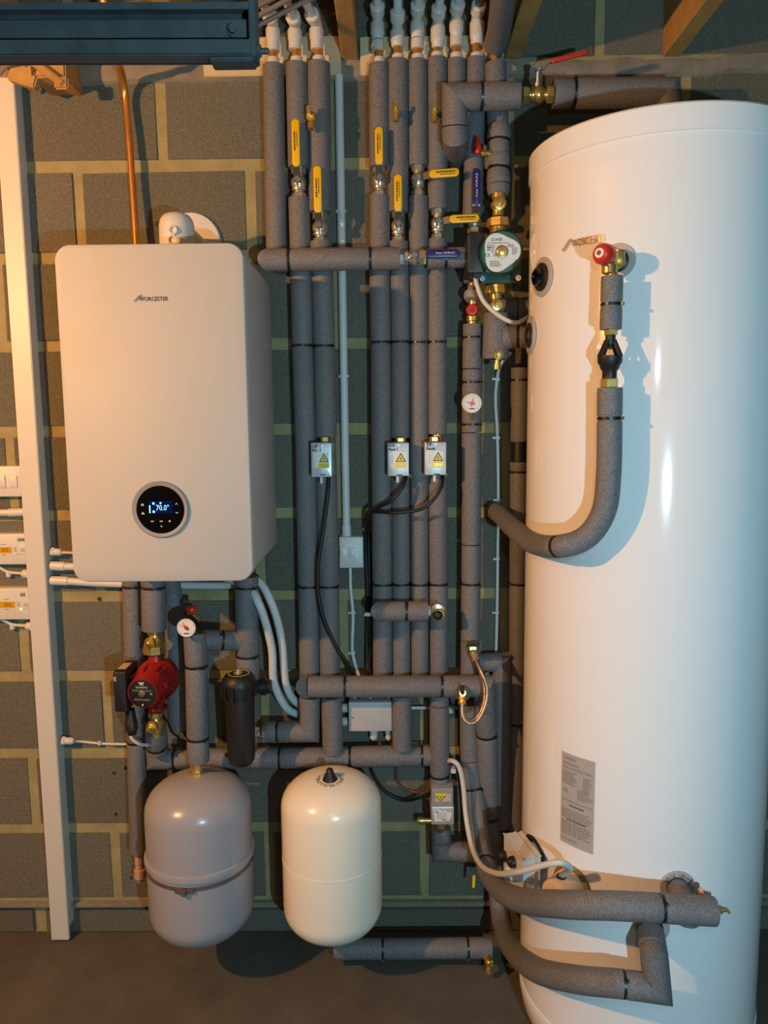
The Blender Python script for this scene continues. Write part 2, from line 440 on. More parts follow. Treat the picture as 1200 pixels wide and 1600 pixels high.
for u, v, kind in ((-27, 8, 0), (-27, -5, 1), (26, 9, 2), (26, -5, 3), (-13, -18, 4), (1, -18, 4), (14, -18, 5), (1, -26, 6)):
    q = flat(dsf(u*k_, v*k_), X, Z)
    if kind == 0: shp = [[(-3+2*i, -2), (-1.8+2*i, -2), (-1.8+2*i, 2), (-3+2*i, 2)] for i in range(3)]+[[(-3, .5), (2.4, .5), (2.4, 2.2), (-3, 2.2)]]
    elif kind == 1: shp = [[(-3, -2), (3, -2), (3, -.4), (-3, -.4)], [(-1.5, -.4), (.5, -.4), (.5, 2), (-.8, 2)]]
    elif kind == 2: shp = [[(-3, -1.5), (-2, -1.5), (0, .6), (0, 1.8)], [(3, -1.5), (2, -1.5), (0, .6), (0, 1.8)]]
    elif kind == 3: shp = [[(-3, 1.5), (-2, 1.5), (0, -.6), (0, -1.8)], [(3, 1.5), (2, 1.5), (0, -.6), (0, -1.8)]]
    elif kind == 4: shp = [[(-3+2.1*i, -.9), (-1.4+2.1*i, -.9), (-1.4+2.1*i, .9), (-3+2.1*i, .9)] for i in range(3)]
    elif kind == 5: shp = [[(-2.4, 0), (0, -1.9), (2.2, -.4), (.5, 1.9)]]
    else: shp = [[(-1, -2), (0, -2), (0, 2), (-1, 2)], [(.6, -.4), (2.6, -.4), (2.6, .4), (.6, .4)]]
    for s in shp: bm.faces.new([bm.verts.new(q(a*k_*.8, b*k_*.8, .0006)) for a, b in s])
obj('button_icons', bm, WINK, dial, 0)
lg = bf(235, 466); kl = px(1, lg); ls = flat(lg, X, Z)
text('logo_lettering', 'WORCESTER', flat(ls(5*kl, -1*kl), X, Z), 6.6*kl, INK, boiler, 46*kl, bold=.02)
def swoosh(surf, k, m, parent):
    bm = nb()
    for dy in (0, 3.2):
        up = []; dn = []
        for i in range(13):
            t_ = i/12; u = -29+14*t_; v = -4.5+9*(3*t_*t_-2*t_**3)
            u += dy*.55; wv = .55+.9*math.sin(math.pi*t_)
            up.append((u, v+wv*.5-dy*.55)); dn.append((u, v-wv*.5-dy*.55))
        for i in range(12):
            bm.faces.new([bm.verts.new(surf(a*k, b*k, .0006)) for a, b in (dn[i], dn[i+1], up[i+1], up[i])])
    return obj('logo_swoosh', bm, m, parent, 0)
swoosh(flat(ls(2*kl, 1*kl), X, Z), kl, INK, boiler)
# flue: disc on the wall, elbow on the boiler
fl = thing('flue_elbow', 'cream plastic flue elbow and wall disc above the boiler', 'flue', at(283, 380, -.2))
wc = at(301, 382, 0)
obj('wall_disc', lt(wc+V((0, .0, 0)), NY, [(0, px(47, wc)), (.012, px(47, wc)), (.018, px(45, wc)), (.018, .04)], 40), WPL, fl)
ec = at(276, 354, -.22); er = px(27, ec)
obj('flue_tube', lt((ec.x, -.02, ec.z-.020), NY, [(0, er*.93), (.2, er*.93)], 32), WPL, fl)
obj('elbow', lt((ec.x, ec.y, BZ+BH-.01), Z, [(0, er), (ec.z+.010-BZ-BH, er), (ec.z+.024-BZ-BH, er*.93), (ec.z+.034-BZ-BH, er*.75), (ec.z+.040-BZ-BH, er*.4), (ec.z+.042-BZ-BH, 0)], 32), WPL, fl)
ef = at(274, 364, -.22-er-.0)
pc = nb()
for dx_, dz_, r_ in ((0, .006, .011), (-.003, -.016, .012)):
    lathe(pc, ef+V((dx_-.004, .008, dz_)), NY, [(0, r_), (.011, r_), (.013, r_*.85), (.013, r_*.65), (.008, r_*.6)], 20)
obj('test_port', pc, WPL, fl)
obj('port_plug', lt(ef+V((.005, .004, -.018)), NY, [(0, .009), (.014, .009), (.016, .006)], 6), WPL, fl)
# gas pipe
tag(obj('copper_pipe', sweep(nb(), route([at(168, 20, -.26)+V((-.02, -.05, .14)), at(176, 60, -.22), at(184, 92, -.16), at(194, 135, -.045), at(203, 230, -.04), at(214, 395, -.05)], 0, True), .0085, 14), COPPER),
    'bare bright copper pipe running down the block wall behind the boiler', 'pipe')
# ================================================================== STEEL CHANNEL
SY = -1.72
a = at(-330, 52, SY); b = at(392, 50, SY); h_ = px(76, b)
ch = thing('steel_channel', 'dull blue grey steel channel hung across below the joists', 'channel', b)
bm = nb(); cxm = (a.x+b.x)/2; L_ = b.x-a.x; ax = ((b-a).normalized(), Y, Z); c0 = (a+b)/2
box(bm, c0+V((0, .006, 0)), (L_, .002, h_), ax)
box(bm, c0+V((0, .002, h_*.5-.0005)), (L_, .009, .001), ax); box(bm, c0+V((0, .002, -h_*.5+.0005)), (L_, .009, .001), ax)
box(bm, c0+V((0, -.003, h_*.5-.0015)), (L_, .001, .003), ax); box(bm, c0+V((0, -.003, -h_*.5+.0035)), (L_, .001, .006), ax)
box(bm, c0+V((0, .002, .002)), (L_, .002, h_*.34), ax)
obj('rail', bm, STRUT, ch)
obj('end_bracket', bx(b+V((.001, .003, .19-h_*.52)), (.003, .012, .38), bev=.0006), STRUT, ch)
obj('end_bracket', bx(b+V((-.009, .003, -h_*.5-.001)), (.020, .010, .002), bev=.0005), STRUT, ch)
bo = nb(); lathe(bo, b+V((-.008, .002, .001)), NY, [(0, .0030), (.002, .0030), (.002, .0018), (.004, .0018)], 20); obj('bolt', bo, STRUT, ch)
bo = nb(); hexnut(bo, b+V((.002, .003, -.007)), X, .002, .003); lathe(bo, b+V((.003, .003, -.007)), X, [(0, .0014), (.0045, .0014)], 12); obj('bolt', bo, STRUT, ch)
# ================================================================== TRUNKING AND CONTROLS
TYF = -.052
tp = at(20, 127, TYF); tb = at(110, 1478, TYF); xr = (tp.x+tb.x)/2; xl = xr-px(28, tb)
tr = thing('cable_trunking', 'tall white plastic cable trunking standing against the block wall', 'trunking', (xr, 0, 0))
obj('trunk_body', bx(((xl+xr)/2, -.024, (tp.z+.03)/2+.012), (xr-xl-.003, .044, tp.z-.03), bev=.0015), WPL, tr)
obj('trunk_lid', bx(((xl+xr)/2, -.0475, tp.z/2+.004), (xr-xl, .009, tp.z-.004), bev=.002), WPL, tr)
def gland(name, p, q, r, m, parent, ribs=False):
    p, q = W(p), W(q); d = (q-p); L = d.length; bm = nb()
    hexnut(bm, p, d, L*.3, r*1.15); lathe(bm, p+d*.28, d, [(0, r*.95), (L*.5, r*.95), (L*.68, r*.7), (L*.72, r*.5)], 16)
    return obj(name, bm, m, parent)
# three entries beside the boiler and one low down
e = thing('flex_conduit', 'white conduit entering the trunking just under the lower corner of the boiler', 'conduit', at(82, 907, -.03))
obj('adaptor', sweep(nb(), [at(80, 907, -.03), at(107, 908, -.03)], .0125, 18), WPL, e)
obj('conduit', sweep(nb(), route([at(104, 908, -.03), at(180, 912, -.03), at(350, 915, -.035), at(398, 905, -.09), at(424, 942, -.12), at(440, 1000, -.10), at(447, 1070, -.08), at(466, 1100, -.05), at(492, 1112, -.035)], 0, True), .0105, 16), HOSE, e)
e = thing('flex_conduit', 'short white conduit entering the trunking between gland and lower conduit', 'conduit', at(82, 884, -.03))
obj('adaptor', sweep(nb(), [at(80, 884, -.03), at(102, 885, -.03)], .0125, 18), WPL, e)
obj('conduit', sweep(nb(), route([at(100, 885, -.03), at(140, 886, -.03), at(300, 890, -.03), at(380, 915, -.11), at(405, 945, -.15), at(424, 1010, -.12), at(428, 1066, -.10), at(446, 1104, -.08), at(468, 1117, -.05), at(494, 1124, -.035)], 0, True), .0105, 16), HOSE, e)
e = thing('cable_gland', 'white gland with a thin cable running behind the boiler', 'gland', at(82, 863, -.03))
gland('gland_body', (80, 862, -.03), (97, 863, -.03), .0105, WPL, e); cable('lead', None, [(94, 863, -.03), (160, 866, -.03)], .004, WPL, parent=e)
e = thing('cable_gland', 'white gland low on the trunking with a thin cable to the red pump', 'gland', at(99, 1157, -.03))
gland('gland_body', (97, 1157, -.03), (116, 1158, -.03), .0105, WPL, e)
cable('lead', None, [(112, 1158, -.03), (130, 1159, -.012), (160, 1162, -.01), (200, 1163, -.015), (232, 1164, -.02)], .0038, WPL, parent=e)
obj('cable_clip', bx(at(156, 1161, -.012), (.010, .012, .012), bev=.002), WPL, e)
def controller(label, x1, y0, y1, word, led, tx, ty, clip):
    yb = -.034; a = at(x1, y0, yb); b = at(x1-3, y1, yb); wd = .135
    t = thing('heating_controller', label, 'controller', (a.x-wd/2, 0, b.z))
    c = V((a.x-wd/2, -.001, (a.z+b.z)/2)); obj('case', plate(c, wd, a.z-b.z, -yb, .006, .003), WPL, t)
    s = flat(V((a.x, yb-.0011, (a.z+b.z)/2)), X, Z); k = px(1, a)
    text('handwriting', word, flat(s(tx*k, 15*k), X, Z), 5.6*k, INK, t, (12 if len(word) > 2 else 8)*k, slant=.1, bold=.03)
    patch('display', flat(s(-45*k, -1*k), X, Z), 36*k, 10*k, AMBER, t)
    text('display_text', '12:00', flat(s(-42*k, -1*k), X, Z), 5*k, mat('dim_ink', (.32, .16, .01), .6), t) if False else lines('display_text', flat(s(-38*k, -1*k), X, Z), 12*k, 6*k, 2, LOGOG, t, seed=5)
    fl_ = obj('flap', plate(V((a.x-8*k, yb-.0005, (a.z+b.z)/2-1*k)), 14*k, 16*k, .0018, .002, .0008), WPL, t)
    lines('printed_text', flat(V((a.x-8*k, yb-.0023, (a.z+b.z)/2-1*k)), X, Z), 9*k, 6*k, 3, INKG, t, .35, seed=8)
    lines('printed_text', flat(s(-21*k, 0), X, Z), 5*k, 8*k, 5, INKG, t, .35, seed=9)
    lines('printed_text', flat(s(-40*k, 8*k), X, Z), 9*k, 1.4*k, 1, INKG, t, .6, seed=10); lines('printed_text', flat(s(-40*k, -8.5*k), X, Z), 7*k, 1.4*k, 1, INKG, t, .6, seed=11)
    bm = disc(nb(), flat(s(-18*k, -8*k), X, Z), 2*k if led else 1.0*k, 12); obj('indicator_light', bm, LED if led else INKG, t, 0)
controller('white heating controller marked DHW, upper of the two beside the trunking', 44, 834, 882, 'DHW', False, -11, 0, 0)
controller('white heating controller marked GS with green light, lower of the two', 49, 919, 968, 'GS', True, -14, 0, 0)
a = at(37, 728, -.03); b = at(36, 776, -.03)
t = thing('wall_switch', 'white double wall switch beside the trunking above the controllers', 'switch', (a.x-.07, 0, b.z))
obj('face_plate', plate(V((a.x-.073, -.001, (a.z+b.z)/2)), .146, a.z-b.z, .03, .004, .003), WPL, t)
for dx_ in (-.030, -.062):
    obj('rocker', plate(V((a.x+dx_, -.031, (a.z+b.z)/2)), .022, .034, .004, .002, .0015), WPL, t)
e = thing('white_tube', 'white plastic conduit entering the trunking below the wall switch', 'conduit', at(40, 801, -.03))
obj('tube', sweep(nb(), [at(-80, 801, -.03), at(20, 801, -.03)], .0095, 16), WPL, e); obj('adaptor', sweep(nb(), [at(14, 801, -.03), at(41, 800, -.03)], .0115, 16), WPL, e)
for yy, xg, lab in ((896, 46, 'white cable and gland between the two heating controllers'), (978, 52, 'white cable and gland below the lower heating controller')):
    e = thing('controller_cable', lab, 'cable', at(xg, yy, -.03))
    gland('gland_body', (xg+1, yy+1, -.03), (xg-12, yy, -.03), .0125, WPL, e)
    cable('lead', None, [(xg-60, yy-14, -.02), (xg-45, yy-8, -.018), (xg-32, yy-2, -.016), (xg-10, yy, -.03)], .0045, WPL, parent=e)
    obj('cable_clip', bx(at(xg-32, yy+1, -.016), (.012, .014, .016), bev=.002), WPL, e)
# ================================================================== PIPE HELPERS
YP = -.066; YH = -.135
R1 = .0270
def collar(root, p, h=10):
    c = at(*p); k = px(1, c)
    obj('white_collar', lt(c-Z*h*k*.5, Z, [(0, 9.5*k), (h*k, 9.5*k)], 20), WPL, root)
def ball_valve(label, c, axis, hdir, col, r=.0175, L=.082, hl=.105, lift=.034, word=True, group=None, m=NICKEL, front=NY):
    """lever ball valve: nuts, body, gland nut, stem nut, lever with coloured sleeve"""
    c = W(c); d = V(axis).normalized(); t = thing('ball_valve', label, 'valve', c, group)
    for q_ in (-.5, .28): obj('compression_nut', hexnut(nb(), c+d*L*q_, d, L*.22, r*1.08), m, t, 20)
    obj('valve_body', lt(c-d*L*.3, d, [(0, r*.72), (L*.07, r*.72), (L*.09, r*1.02), (L*.14, r*1.05), (L*.16, r*.92), (L*.2, r*1.0), (L*.28, r*1.13), (L*.38, r*1.1), (L*.46, r*.9), (L*.5, r*.72), (L*.6, r*.72)], 24), m, t, 30)
    bm = nb(); lathe(bm, c+front*r*.8, front, [(0, r*.5), (r*.5, r*.5), (r*.55, r*.38), (lift-r*.8+.004, r*.36)], 14); hexnut(bm, c+front*(lift+.001), front, .006, r*.48); obj('stem_nut', bm, STEEL, t, 25)
    h = V(hdir).normalized(); s = h.cross(front); b2 = nb(); p0 = c+front*lift
    wd = .0085
    pts = [(-.008, 0), (.012, 0), (.026, .010), (.034, .012)]
    for (u0, z0), (u1, z1) in zip(pts, pts[1:]):
        q = [p0+h*u+front*z_+s*sg*wd for u, z_, sg in ((u0, z0, 1), (u0, z0, -1), (u1, z1, -1), (u1, z1, 1))]
        A_ = [b2.verts.new(v) for v in q]; B_ = [b2.verts.new(v+front*.0025) for v in q]
        b2.faces.new(A_); b2.faces.new(B_[::-1])
        for i in range(4): b2.faces.new((A_[i], A_[(i+1) % 4], B_[(i+1) % 4], B_[i]))
    lev = obj('lever', b2, LEVER, t, 0)
    o0 = p0+h*(.026+hl)*.5+h*.008+front*.008
    o0 = p0+h*(.028+(hl-.028)/2)+front*.009
    n_ = front; ux = h; uy = n_.cross(h)
    sl = obj('lever_sleeve', plate(o0, hl-.024, .0195, .0085, .0094, .002, ux, uy), col, t)
    sf = flat(o0+n_*.0085, ux, uy)
    return t, sf, sl, hl
def stamp(v, m, rows=2, seed=1):
    t, sf, sl, hl = v
    lines('stamped_marks', flat(sf(.004, .0028), sf(1, 0)-sf(0, 0), sf(0, 1)-sf(0, 0)), .046, .004, 1, m, sl, .9, seed=seed, word=(.04, .13))
    lines('stamped_marks', flat(sf(.008, -.0030), sf(1, 0)-sf(0, 0), sf(0, 1)-sf(0, 0)), .036, .0025, 1, m, sl, .9, seed=seed+3, word=(.03, .08))
# ------------------------------------------------------------------ lagged risers, upper row
def upper(label, x0, y0, x1, y1, r=R1, ties=(), cuts=(), Yv=YP, stubtop=True, collar_y=None):
    p = pipe('lagged_pipe', label, [(x0, y0, Yv), (x1, y1, Yv)], r, ties, cuts)
    if collar_y: collar(p, (x0, collar_y, Yv)); stub(p, (x0, y0+6, Yv), (x0-.4, collar_y-26, Yv), .0112)
    return p
upper('lagged pipe beside the boiler flue, first of three under the white elbows', 427, 103, 432, 398, .0265, collar_y=97)
upper('lagged pipe above a yellow lever valve, second of three white elbow pipes', 463.5, 101, 467, 262, .0275, collar_y=96)
pipe('lagged_pipe', 'short lagged pipe below the first yellow lever valve', [(467, 310, YP), (469, 392, YP)], .0268)
upper('lagged pipe with brass drain tap, third of three white elbow pipes', 498, 100, 500, 332, .0285, collar_y=95)
upper('lagged pipe next to the white conduit, first under the six white elbows', 592, 102, 593, 262, .0255, collar_y=97)
pipe('lagged_pipe', 'short lagged pipe below the yellow lever valve by the white conduit', [(593.5, 307, YP), (593.5, 398, YP)], .0258)
upper('lagged pipe with small brass drain tap above the second upright yellow lever', 622, 96, 622, 332, .0262, collar_y=92)
upper('lagged pipe above a sideways yellow lever, third under the six white elbows', 652.5, 96, 653, 260, .0245, collar_y=92)
pipe('lagged_pipe', 'short lagged pipe under the upper sideways yellow lever', [(653.5, 308, YP), (654, 398, YP)], .0245)
upper('lagged pipe with small drain tap, behind the fat horizontal bend', 683, 93, 684, 328, .0252, collar_y=89)
upper('short lagged pipe dropping behind the fat horizontal bend', 713, 95, 713, 150, .0240, collar_y=90)
p = upper('lagged pipe above the upright blue lever', 744.5, 93, 738, 338, .0252, collar_y=90)
p = pipe('lagged_pipe', 'lagged pipe crossing behind the fat horizontal pipe, ending in wrapped fittings', [(774, 100, YP-.02), (778, 196, YP-.02)], .0265)
stub(p, (774, 104, YP-.02), (772, 82, YP-.02), .0112)
p = pipe('lagged_pipe', 'fat brown lagged pipe slanting up between elbows and timber joist', [(774, 72, YP-.02), at(781, 40, YP-.10), at(793, -60, YP-.34)], .0285, smooth=True)
stub(p, (771, 92, YP-.02), (773, 66, YP-.02), .0125, BRASS)
obj('copper_ring', lt(at(772, 88, YP-.02), Z, [(0, .017), (.018, .017)], 18), mat('dark_copper', (.30, .17, .06), .4, .8), p)
e = thing('pipe_clip', 'white plastic pipe clip at the foot of the slanting brown pipe', 'clip', at(762, 84, -.05))
obj('clip_ring', bx(at(762, 85, -.06), (.016, .05, .028), bev=.005), WPL, e); obj('clip_ring', bx(at(783, 84, -.06), (.010, .05, .03), bev=.004), WPL, e)
obj('clip_base', bx(at(772, 86, -.035), (.045, .02, .03), bev=.003), WPL, e)
# ------------------------------------------------------------------ white push-fit elbows above the risers
def pushfit(label, x, yc, ye, xe, px_end, py_end, Yend, low=None, Yv=YP, grey=HOSE):
    """yc: bottom of coupler, ye: top of coupler; then an angled elbow and the plastic pipe"""
    a = at(x, yc, Yv); b = at(x, ye, Yv); t = thing('push_fit_elbow', label, 'pipe fitting', a); k = px(1, a); H = b.z-a.z
    if low: c = at(x, low, Yv); obj('white_collar', lt(c-Z*7*k, Z, [(0, 10*k), (14*k, 10*k)], 20), WPL, t)
    obj('coupler', lt(a, Z, [(0, 8*k), (H*.08, 9.6*k), (H*.3, 9.8*k), (H*.34, 11*k), (H*.9, 11.4*k), (H, 10*k)], 24), WPL, t)
    c = b; d = (W((px_end, py_end, Yend))-W((xe, ye-18, Yv-.03))).normalized(); e0 = at(xe, ye-14, Yv-.018)
    bm = sweep(nb(), route([c-Z*.004, c+Z*6*k, e0+d*2*k], .012), 8.6*k, 18); lathe(bm, e0, d, [(0, 8.6*k), (2*k, 11*k), (16*k, 11.4*k), (18*k, 9.5*k), (18*k, 7*k)], 24); obj('elbow', bm, WPL, t)
    obj('plastic_pipe', sweep(nb(), [e0+d*6*k, e0+d*.75], 6.6*k, 16), grey, t)
pushfit('white elbow fitting nearest the steel channel, its pipe bending away over it', 427, 70, 44, 424, 410, 0, YP-.14, 73)
pushfit('white elbow fitting, middle of the three above the pale board', 461, 70, 46, 460, 447, -5, YP-.15, 71)
pushfit('white elbow fitting beside the timber joist, pipe slanting over it', 495, 70, 44, 491, 468, -20, YP-.16, 71)
for i, (x, yc, ye, low) in enumerate(((590, 62, 36, 73), (621, 74, 48, None), (652, 60, 34, 70), (684, 76, 40, None), (713, 58, 32, 66), (745, 70, 34, None))):
    lab = ('white elbow fitting first of six, right by the timber joist', 'white elbow fitting second of six, set a little lower', 'white elbow fitting third of six, with a separate white ring below',
           'white elbow fitting fourth of six, its lower half sunlit warm', 'white elbow fitting fifth of six, above the short dropping pipe', 'white elbow fitting last of six, its pipe lagged brown')[i]
    pushfit(lab, x, yc, ye, x, x+(x-611)*.08, -22, YP-.10, low, grey=FOAM if i == 5 else HOSE)
tag(obj('cable_bundle', sweep(sweep(sweep(nb(), [at(335, 64, -.36), at(380, 38, -.35), at(470, -12, -.30), at(640, -60, -.28)], .0055, 8), [at(330, 50, -.37), at(376, 24, -.36), at(450, -14, -.30), at(640, -75, -.28)], .0055, 8), [at(338, 74, -.35), at(380, 52, -.34), at(480, 0, -.28), at(650, -60, -.27)], .0055, 8), GRCABLE),
    'brown cables slung across in front of the white elbows', 'cable', kind='stuff')
# ------------------------------------------------------------------ ball valves
stamp(ball_valve('upright yellow lever valve on the second riser from the flue', (467, 287, YP), Z, Z, YEL, hl=.135), INK)
stamp(ball_valve('upright yellow lever valve, lower one just beside the white conduit', (500, 357, YP), Z, Z, YEL, hl=.135), INK, seed=2)
stamp(ball_valve('upright yellow lever valve, first after the white conduit', (593, 284, YP), Z, Z, YEL, hl=.112, r=.016), INK, seed=3)
stamp(ball_valve('upright yellow lever valve beside the sideways yellow levers', (622, 355, YP), Z, Z, YEL, hl=.112, r=.016), INK, seed=4)
stamp(ball_valve('sideways yellow lever valve, upper of two', (653, 283, YP), Z, V((1, 0, .06)), YEL, hl=.098, r=.0155), INK, seed=5)
stamp(ball_valve('sideways yellow lever valve, lower of two, pointing at the blue lever', (684, 351, YP), Z, V((1, 0, .03)), YEL, hl=.098, r=.0155), INK, seed=6)
v = ball_valve('upright blue lever valve above the black pump box', (741, 346, YP), Z, Z, BLUE, hl=.112, r=.0165, L=.06)
text('lever_print', 'Inta WRAS', flat(v[1](.004, 0), v[1](1, 0)-v[1](0, 0), v[1](0, 1)-v[1](0, 0)), .0048, WINK, v[2], .055)
v = ball_valve('sideways blue lever valve at the end of the long horizontal pipe', (647, 402, YH), X, X, BLUE, hl=.108, r=.0165, L=.05, lift=.026)
text('lever_print', 'Inta WRAS', flat(v[1](.006, .001), v[1](1, 0)-v[1](0, 0), v[1](0, 1)-v[1](0, 0)), .0045, WINK, v[2], .045)
# small drain taps on the risers
def drain(label, c, dirx=0, s=1.0):
    c = W(c); t = thing('drain_tap', label, 'tap', c)
    out = V((dirx, -1, 0)).normalized()
    obj('tap_body', lt(c+out*.018, out, [(0, .007*s), (.022, .007*s), (.024, .010*s), (.034, .010*s), (.038, .007*s)], 16), BRASS, t)
    obj('square_key', bx(c+out*.062+Z*.008*s, (.008*s, .010, .016*s), bev=.0015), BRASS, t)
    obj('outlet', lt(c+out*.045, V((0, -.25, -1)), [(0, .0065*s), (.012*s, .0065*s), (.014*s, .0085*s), (.026*s, .0075*s), (.026*s, .004*s), (.015*s, .0035*s)], 14), BRASS, t)
drain('brass drain tap on the riser beside the white conduit', (499, 193, YP), -.35, 1.25)
drain('brass drain tap on the second of the six elbow risers', (622, 186, YP), -.1, .95)
drain('brass drain tap on the riser next to the fat horizontal bend', (681.5, 187, YP), -.12, .95)
# ------------------------------------------------------------------ long horizontal at mid height
p = pipe('lagged_pipe', 'long horizontal lagged pipe tucked behind the boiler corner', [(440, 412, -.03), (424, 406, YH), (625, 404, YH)], .0275, ties=[(452, 406), (579, 404)])
p = pipe('lagged_pipe', 'short horizontal lagged pipe under the sideways blue lever', [(668, 405, YH), (728, 402, YH)], .0250, ties=[(696, 403)])
p = pipe('lagged_pipe', 'short lagged stub above the lower sideways yellow lever valve', [(684, 374, YP), (684, 396, YP)], .0250)
p = pipe('lagged_pipe', 'short lagged stub below the lower yellow lever by the conduit', [(501, 378, YP), (502, 400, YP)], .0285)
p = pipe('lagged_pipe', 'short lagged stub below the second upright yellow lever', [(622.5, 378, YP), (622.5, 398, YP)], .0255)
for x_ in (627, 662):
    e = at(x_, 404, YH); tag(obj('plastic_nut', hexnut(nb(), e-X*.006, X, .012, .014), WPL, None, 20), 'pale plastic nut %s the sideways blue lever valve' % ('ahead of' if x_ == 627 else 'under the handle of'), 'nut')
# ------------------------------------------------------------------ long risers, middle height
pipe('lagged_pipe', 'tall lagged riser nearest the boiler, below the long horizontal pipe', [(470, 412, YP), (473, 541, YP), (478, 700, YP), (481.5, 912, YP), (484, 1062, YP)], .0283, ties=[(473, 541), (481.5, 915)], mitre=False)
P2 = pipe('lagged_pipe', 'tall lagged riser carrying the zone valve marked UF', [(503, 412, YP), (506.5, 541, YP), (509.5, 683, YP)], .0283, ties=[(506.5, 541)], mitre=False)
pipe('lagged_pipe', 'lagged pipe below the zone valve marked UF', [(510, 744, YP), (513.5, 912, YP), (516, 1062, YP)], .0283, ties=[(513.5, 915)], mitre=False)
pipe('lagged_pipe', 'tall lagged riser next to the black cable, first of the group of four', [(593, 412, YP), (595, 535, YP), (597.5, 912, YP), (598, 1062, YP)], .0268, ties=[(595, 535), (597.5, 912)], mitre=False)
pipe('lagged_pipe', 'lagged riser above the middle zone valve', [(624, 412, YP), (625.5, 535, YP), (625.5, 684, YP)], .0250, ties=[(625.5, 535)], mitre=False)
pipe('lagged_pipe', 'lagged pipe below the middle zone valve', [(625.5, 744, YP), (626.5, 912, YP), (627.5, 1062, YP)], .0250, ties=[(626.5, 912)], mitre=False)
pipe('lagged_pipe', 'tall unbroken lagged riser between the two right hand zone valves'.replace('right hand', 'paired'), [(654, 412, YP), (654.5, 535, YP), (655.5, 912, YP), (656, 1062, YP)], .0245, ties=[(654.5, 535), (655.5, 912)], mitre=False)
pipe('lagged_pipe', 'lagged riser above the zone valve with the bright brass nut', [(683.5, 412, YP), (683, 535, YP), (683, 678, YP)], .0255, ties=[(683, 535)], mitre=False)
pipe('lagged_pipe', 'lagged pipe below the zone valve with the bright brass nut', [(683.5, 742, YP), (685, 912, YP), (686, 1062, YP)], .0255, ties=[(685, 912)], mitre=False)
# ------------------------------------------------------------------ zone valves with aluminium actuator boxes
def zone_valve(label, x0, y0, x1, y1, w1, w2, nutx, nuty, pipex):
    yf = -.140; a = at(x0, y0, yf); b = at(x1, y1, yf); c = (a+b)/2; t = thing('zone_valve', label, 'valve', c)
    wd, ht = b.x-a.x, a.z-b.z
    obj('actuator_cover', plate(V((c.x, yf+.072, c.z)), wd, ht, .072, .003, .0025), ALU, t)
    obj('valve_body', lt(at(pipex, y0-6, YP)+Z*.012, -Z, [(0, .014), (.03, .016), (.07, .018), (.11, .016), (.135, .014)], 18), BRASS, t)
    obj('brass_nut', hexnut(nb(), at(nutx, nuty+7, YP-.03), Z, .018, .014), BRASS, t, 20)
    s = flat(V((c.x, yf, c.z)), X, Z)
    sk = wd/33.0
    patch('warning_label', flat(s(0, 0), X, Z), 23*sk, 24*sk, LBLW, t)
    patch('warning_label', flat(s(3.5*sk, -9*sk), X, Z), 18*sk, 8*sk, LBLY, t, .0006)
    T = lambda r: [(r*math.sin(a_), r*math.cos(a_)) for a_ in (0, 2*math.pi/3, 4*math.pi/3)]
    patch('warning_triangle', flat(s(4*sk, 1.2*sk), X, Z), 0, 0, INK, t, .0006, poly=T(9.2*sk)); patch('warning_triangle', flat(s(4*sk, 1.2*sk), X, Z), 0, 0, LBLY, t, .0010, poly=T(6.6*sk))
    patch('lightning_mark', flat(s(4*sk, 1*sk), X, Z), 0, 0, INK, t, .0014, poly=[(0.6*sk, 4*sk), (-1.6*sk, -.2*sk), (.1*sk, -.2*sk), (-.6*sk, -3.2*sk), (1.6*sk, 1*sk), (0, 1*sk)])
    lines('printed_text', flat(s(3.5*sk, -9*sk), X, Z), 14*sk, 5*sk, 2, LOGOG, t, .5, .0010, seed=3)
    lines('printed_text', flat(s(-9*sk, 0), X, Z), 1.2*sk, 14*sk, 4, MGREY, t, .6, .0006, seed=4)
    text('handwriting', w1, flat(s(-10*sk, 22*sk), X, Z), 5.4*sk, INK, t, 9*sk, slant=.12, bold=.035)
    text('handwriting', w2, flat(s(-7*sk, 15.5*sk), X, Z), 4.4*sk, INK, t, 13.5*sk, slant=.1, bold=.035)
    obj('cover_screw', lt(s(0, 22*sk, -.001), NY, [(0, 3*sk), (.002, 2.6*sk), (.0025, 1*sk)], 14), ALU, t)
    obj('slot', bx(s(2*sk, -23.5*sk, .0), (9*sk, .001, 1.6*sk)), INK, t)
    obj('release_lever', bx(V((c.x-.002, yf+.012, b.z-.008)), (.007, .007, .020), bev=.002), WPL, t)
    obj('base_tab', bx(V((b.x+.002, yf+.06, b.z-.004)), (.012, .01, .010), bev=.001), DGREY, t)
zone_valve('aluminium zone valve box marked UF on the riser beside the conduit', 485.5, 692, 519, 745.5, 'UF', 'FL-1', 509, 686, 510)
zone_valve('aluminium zone valve box, middle of the three in a row', 605, 692, 639.5, 744, 'DS', 'Rad-1', 626, 687, 625.5)
zone_valve('aluminium zone valve box below the bright brass nut, beside the dial gauge pipe', 663.5, 691, 697.5, 742.5, 'TF', 'Rads', 679, 686, 683)
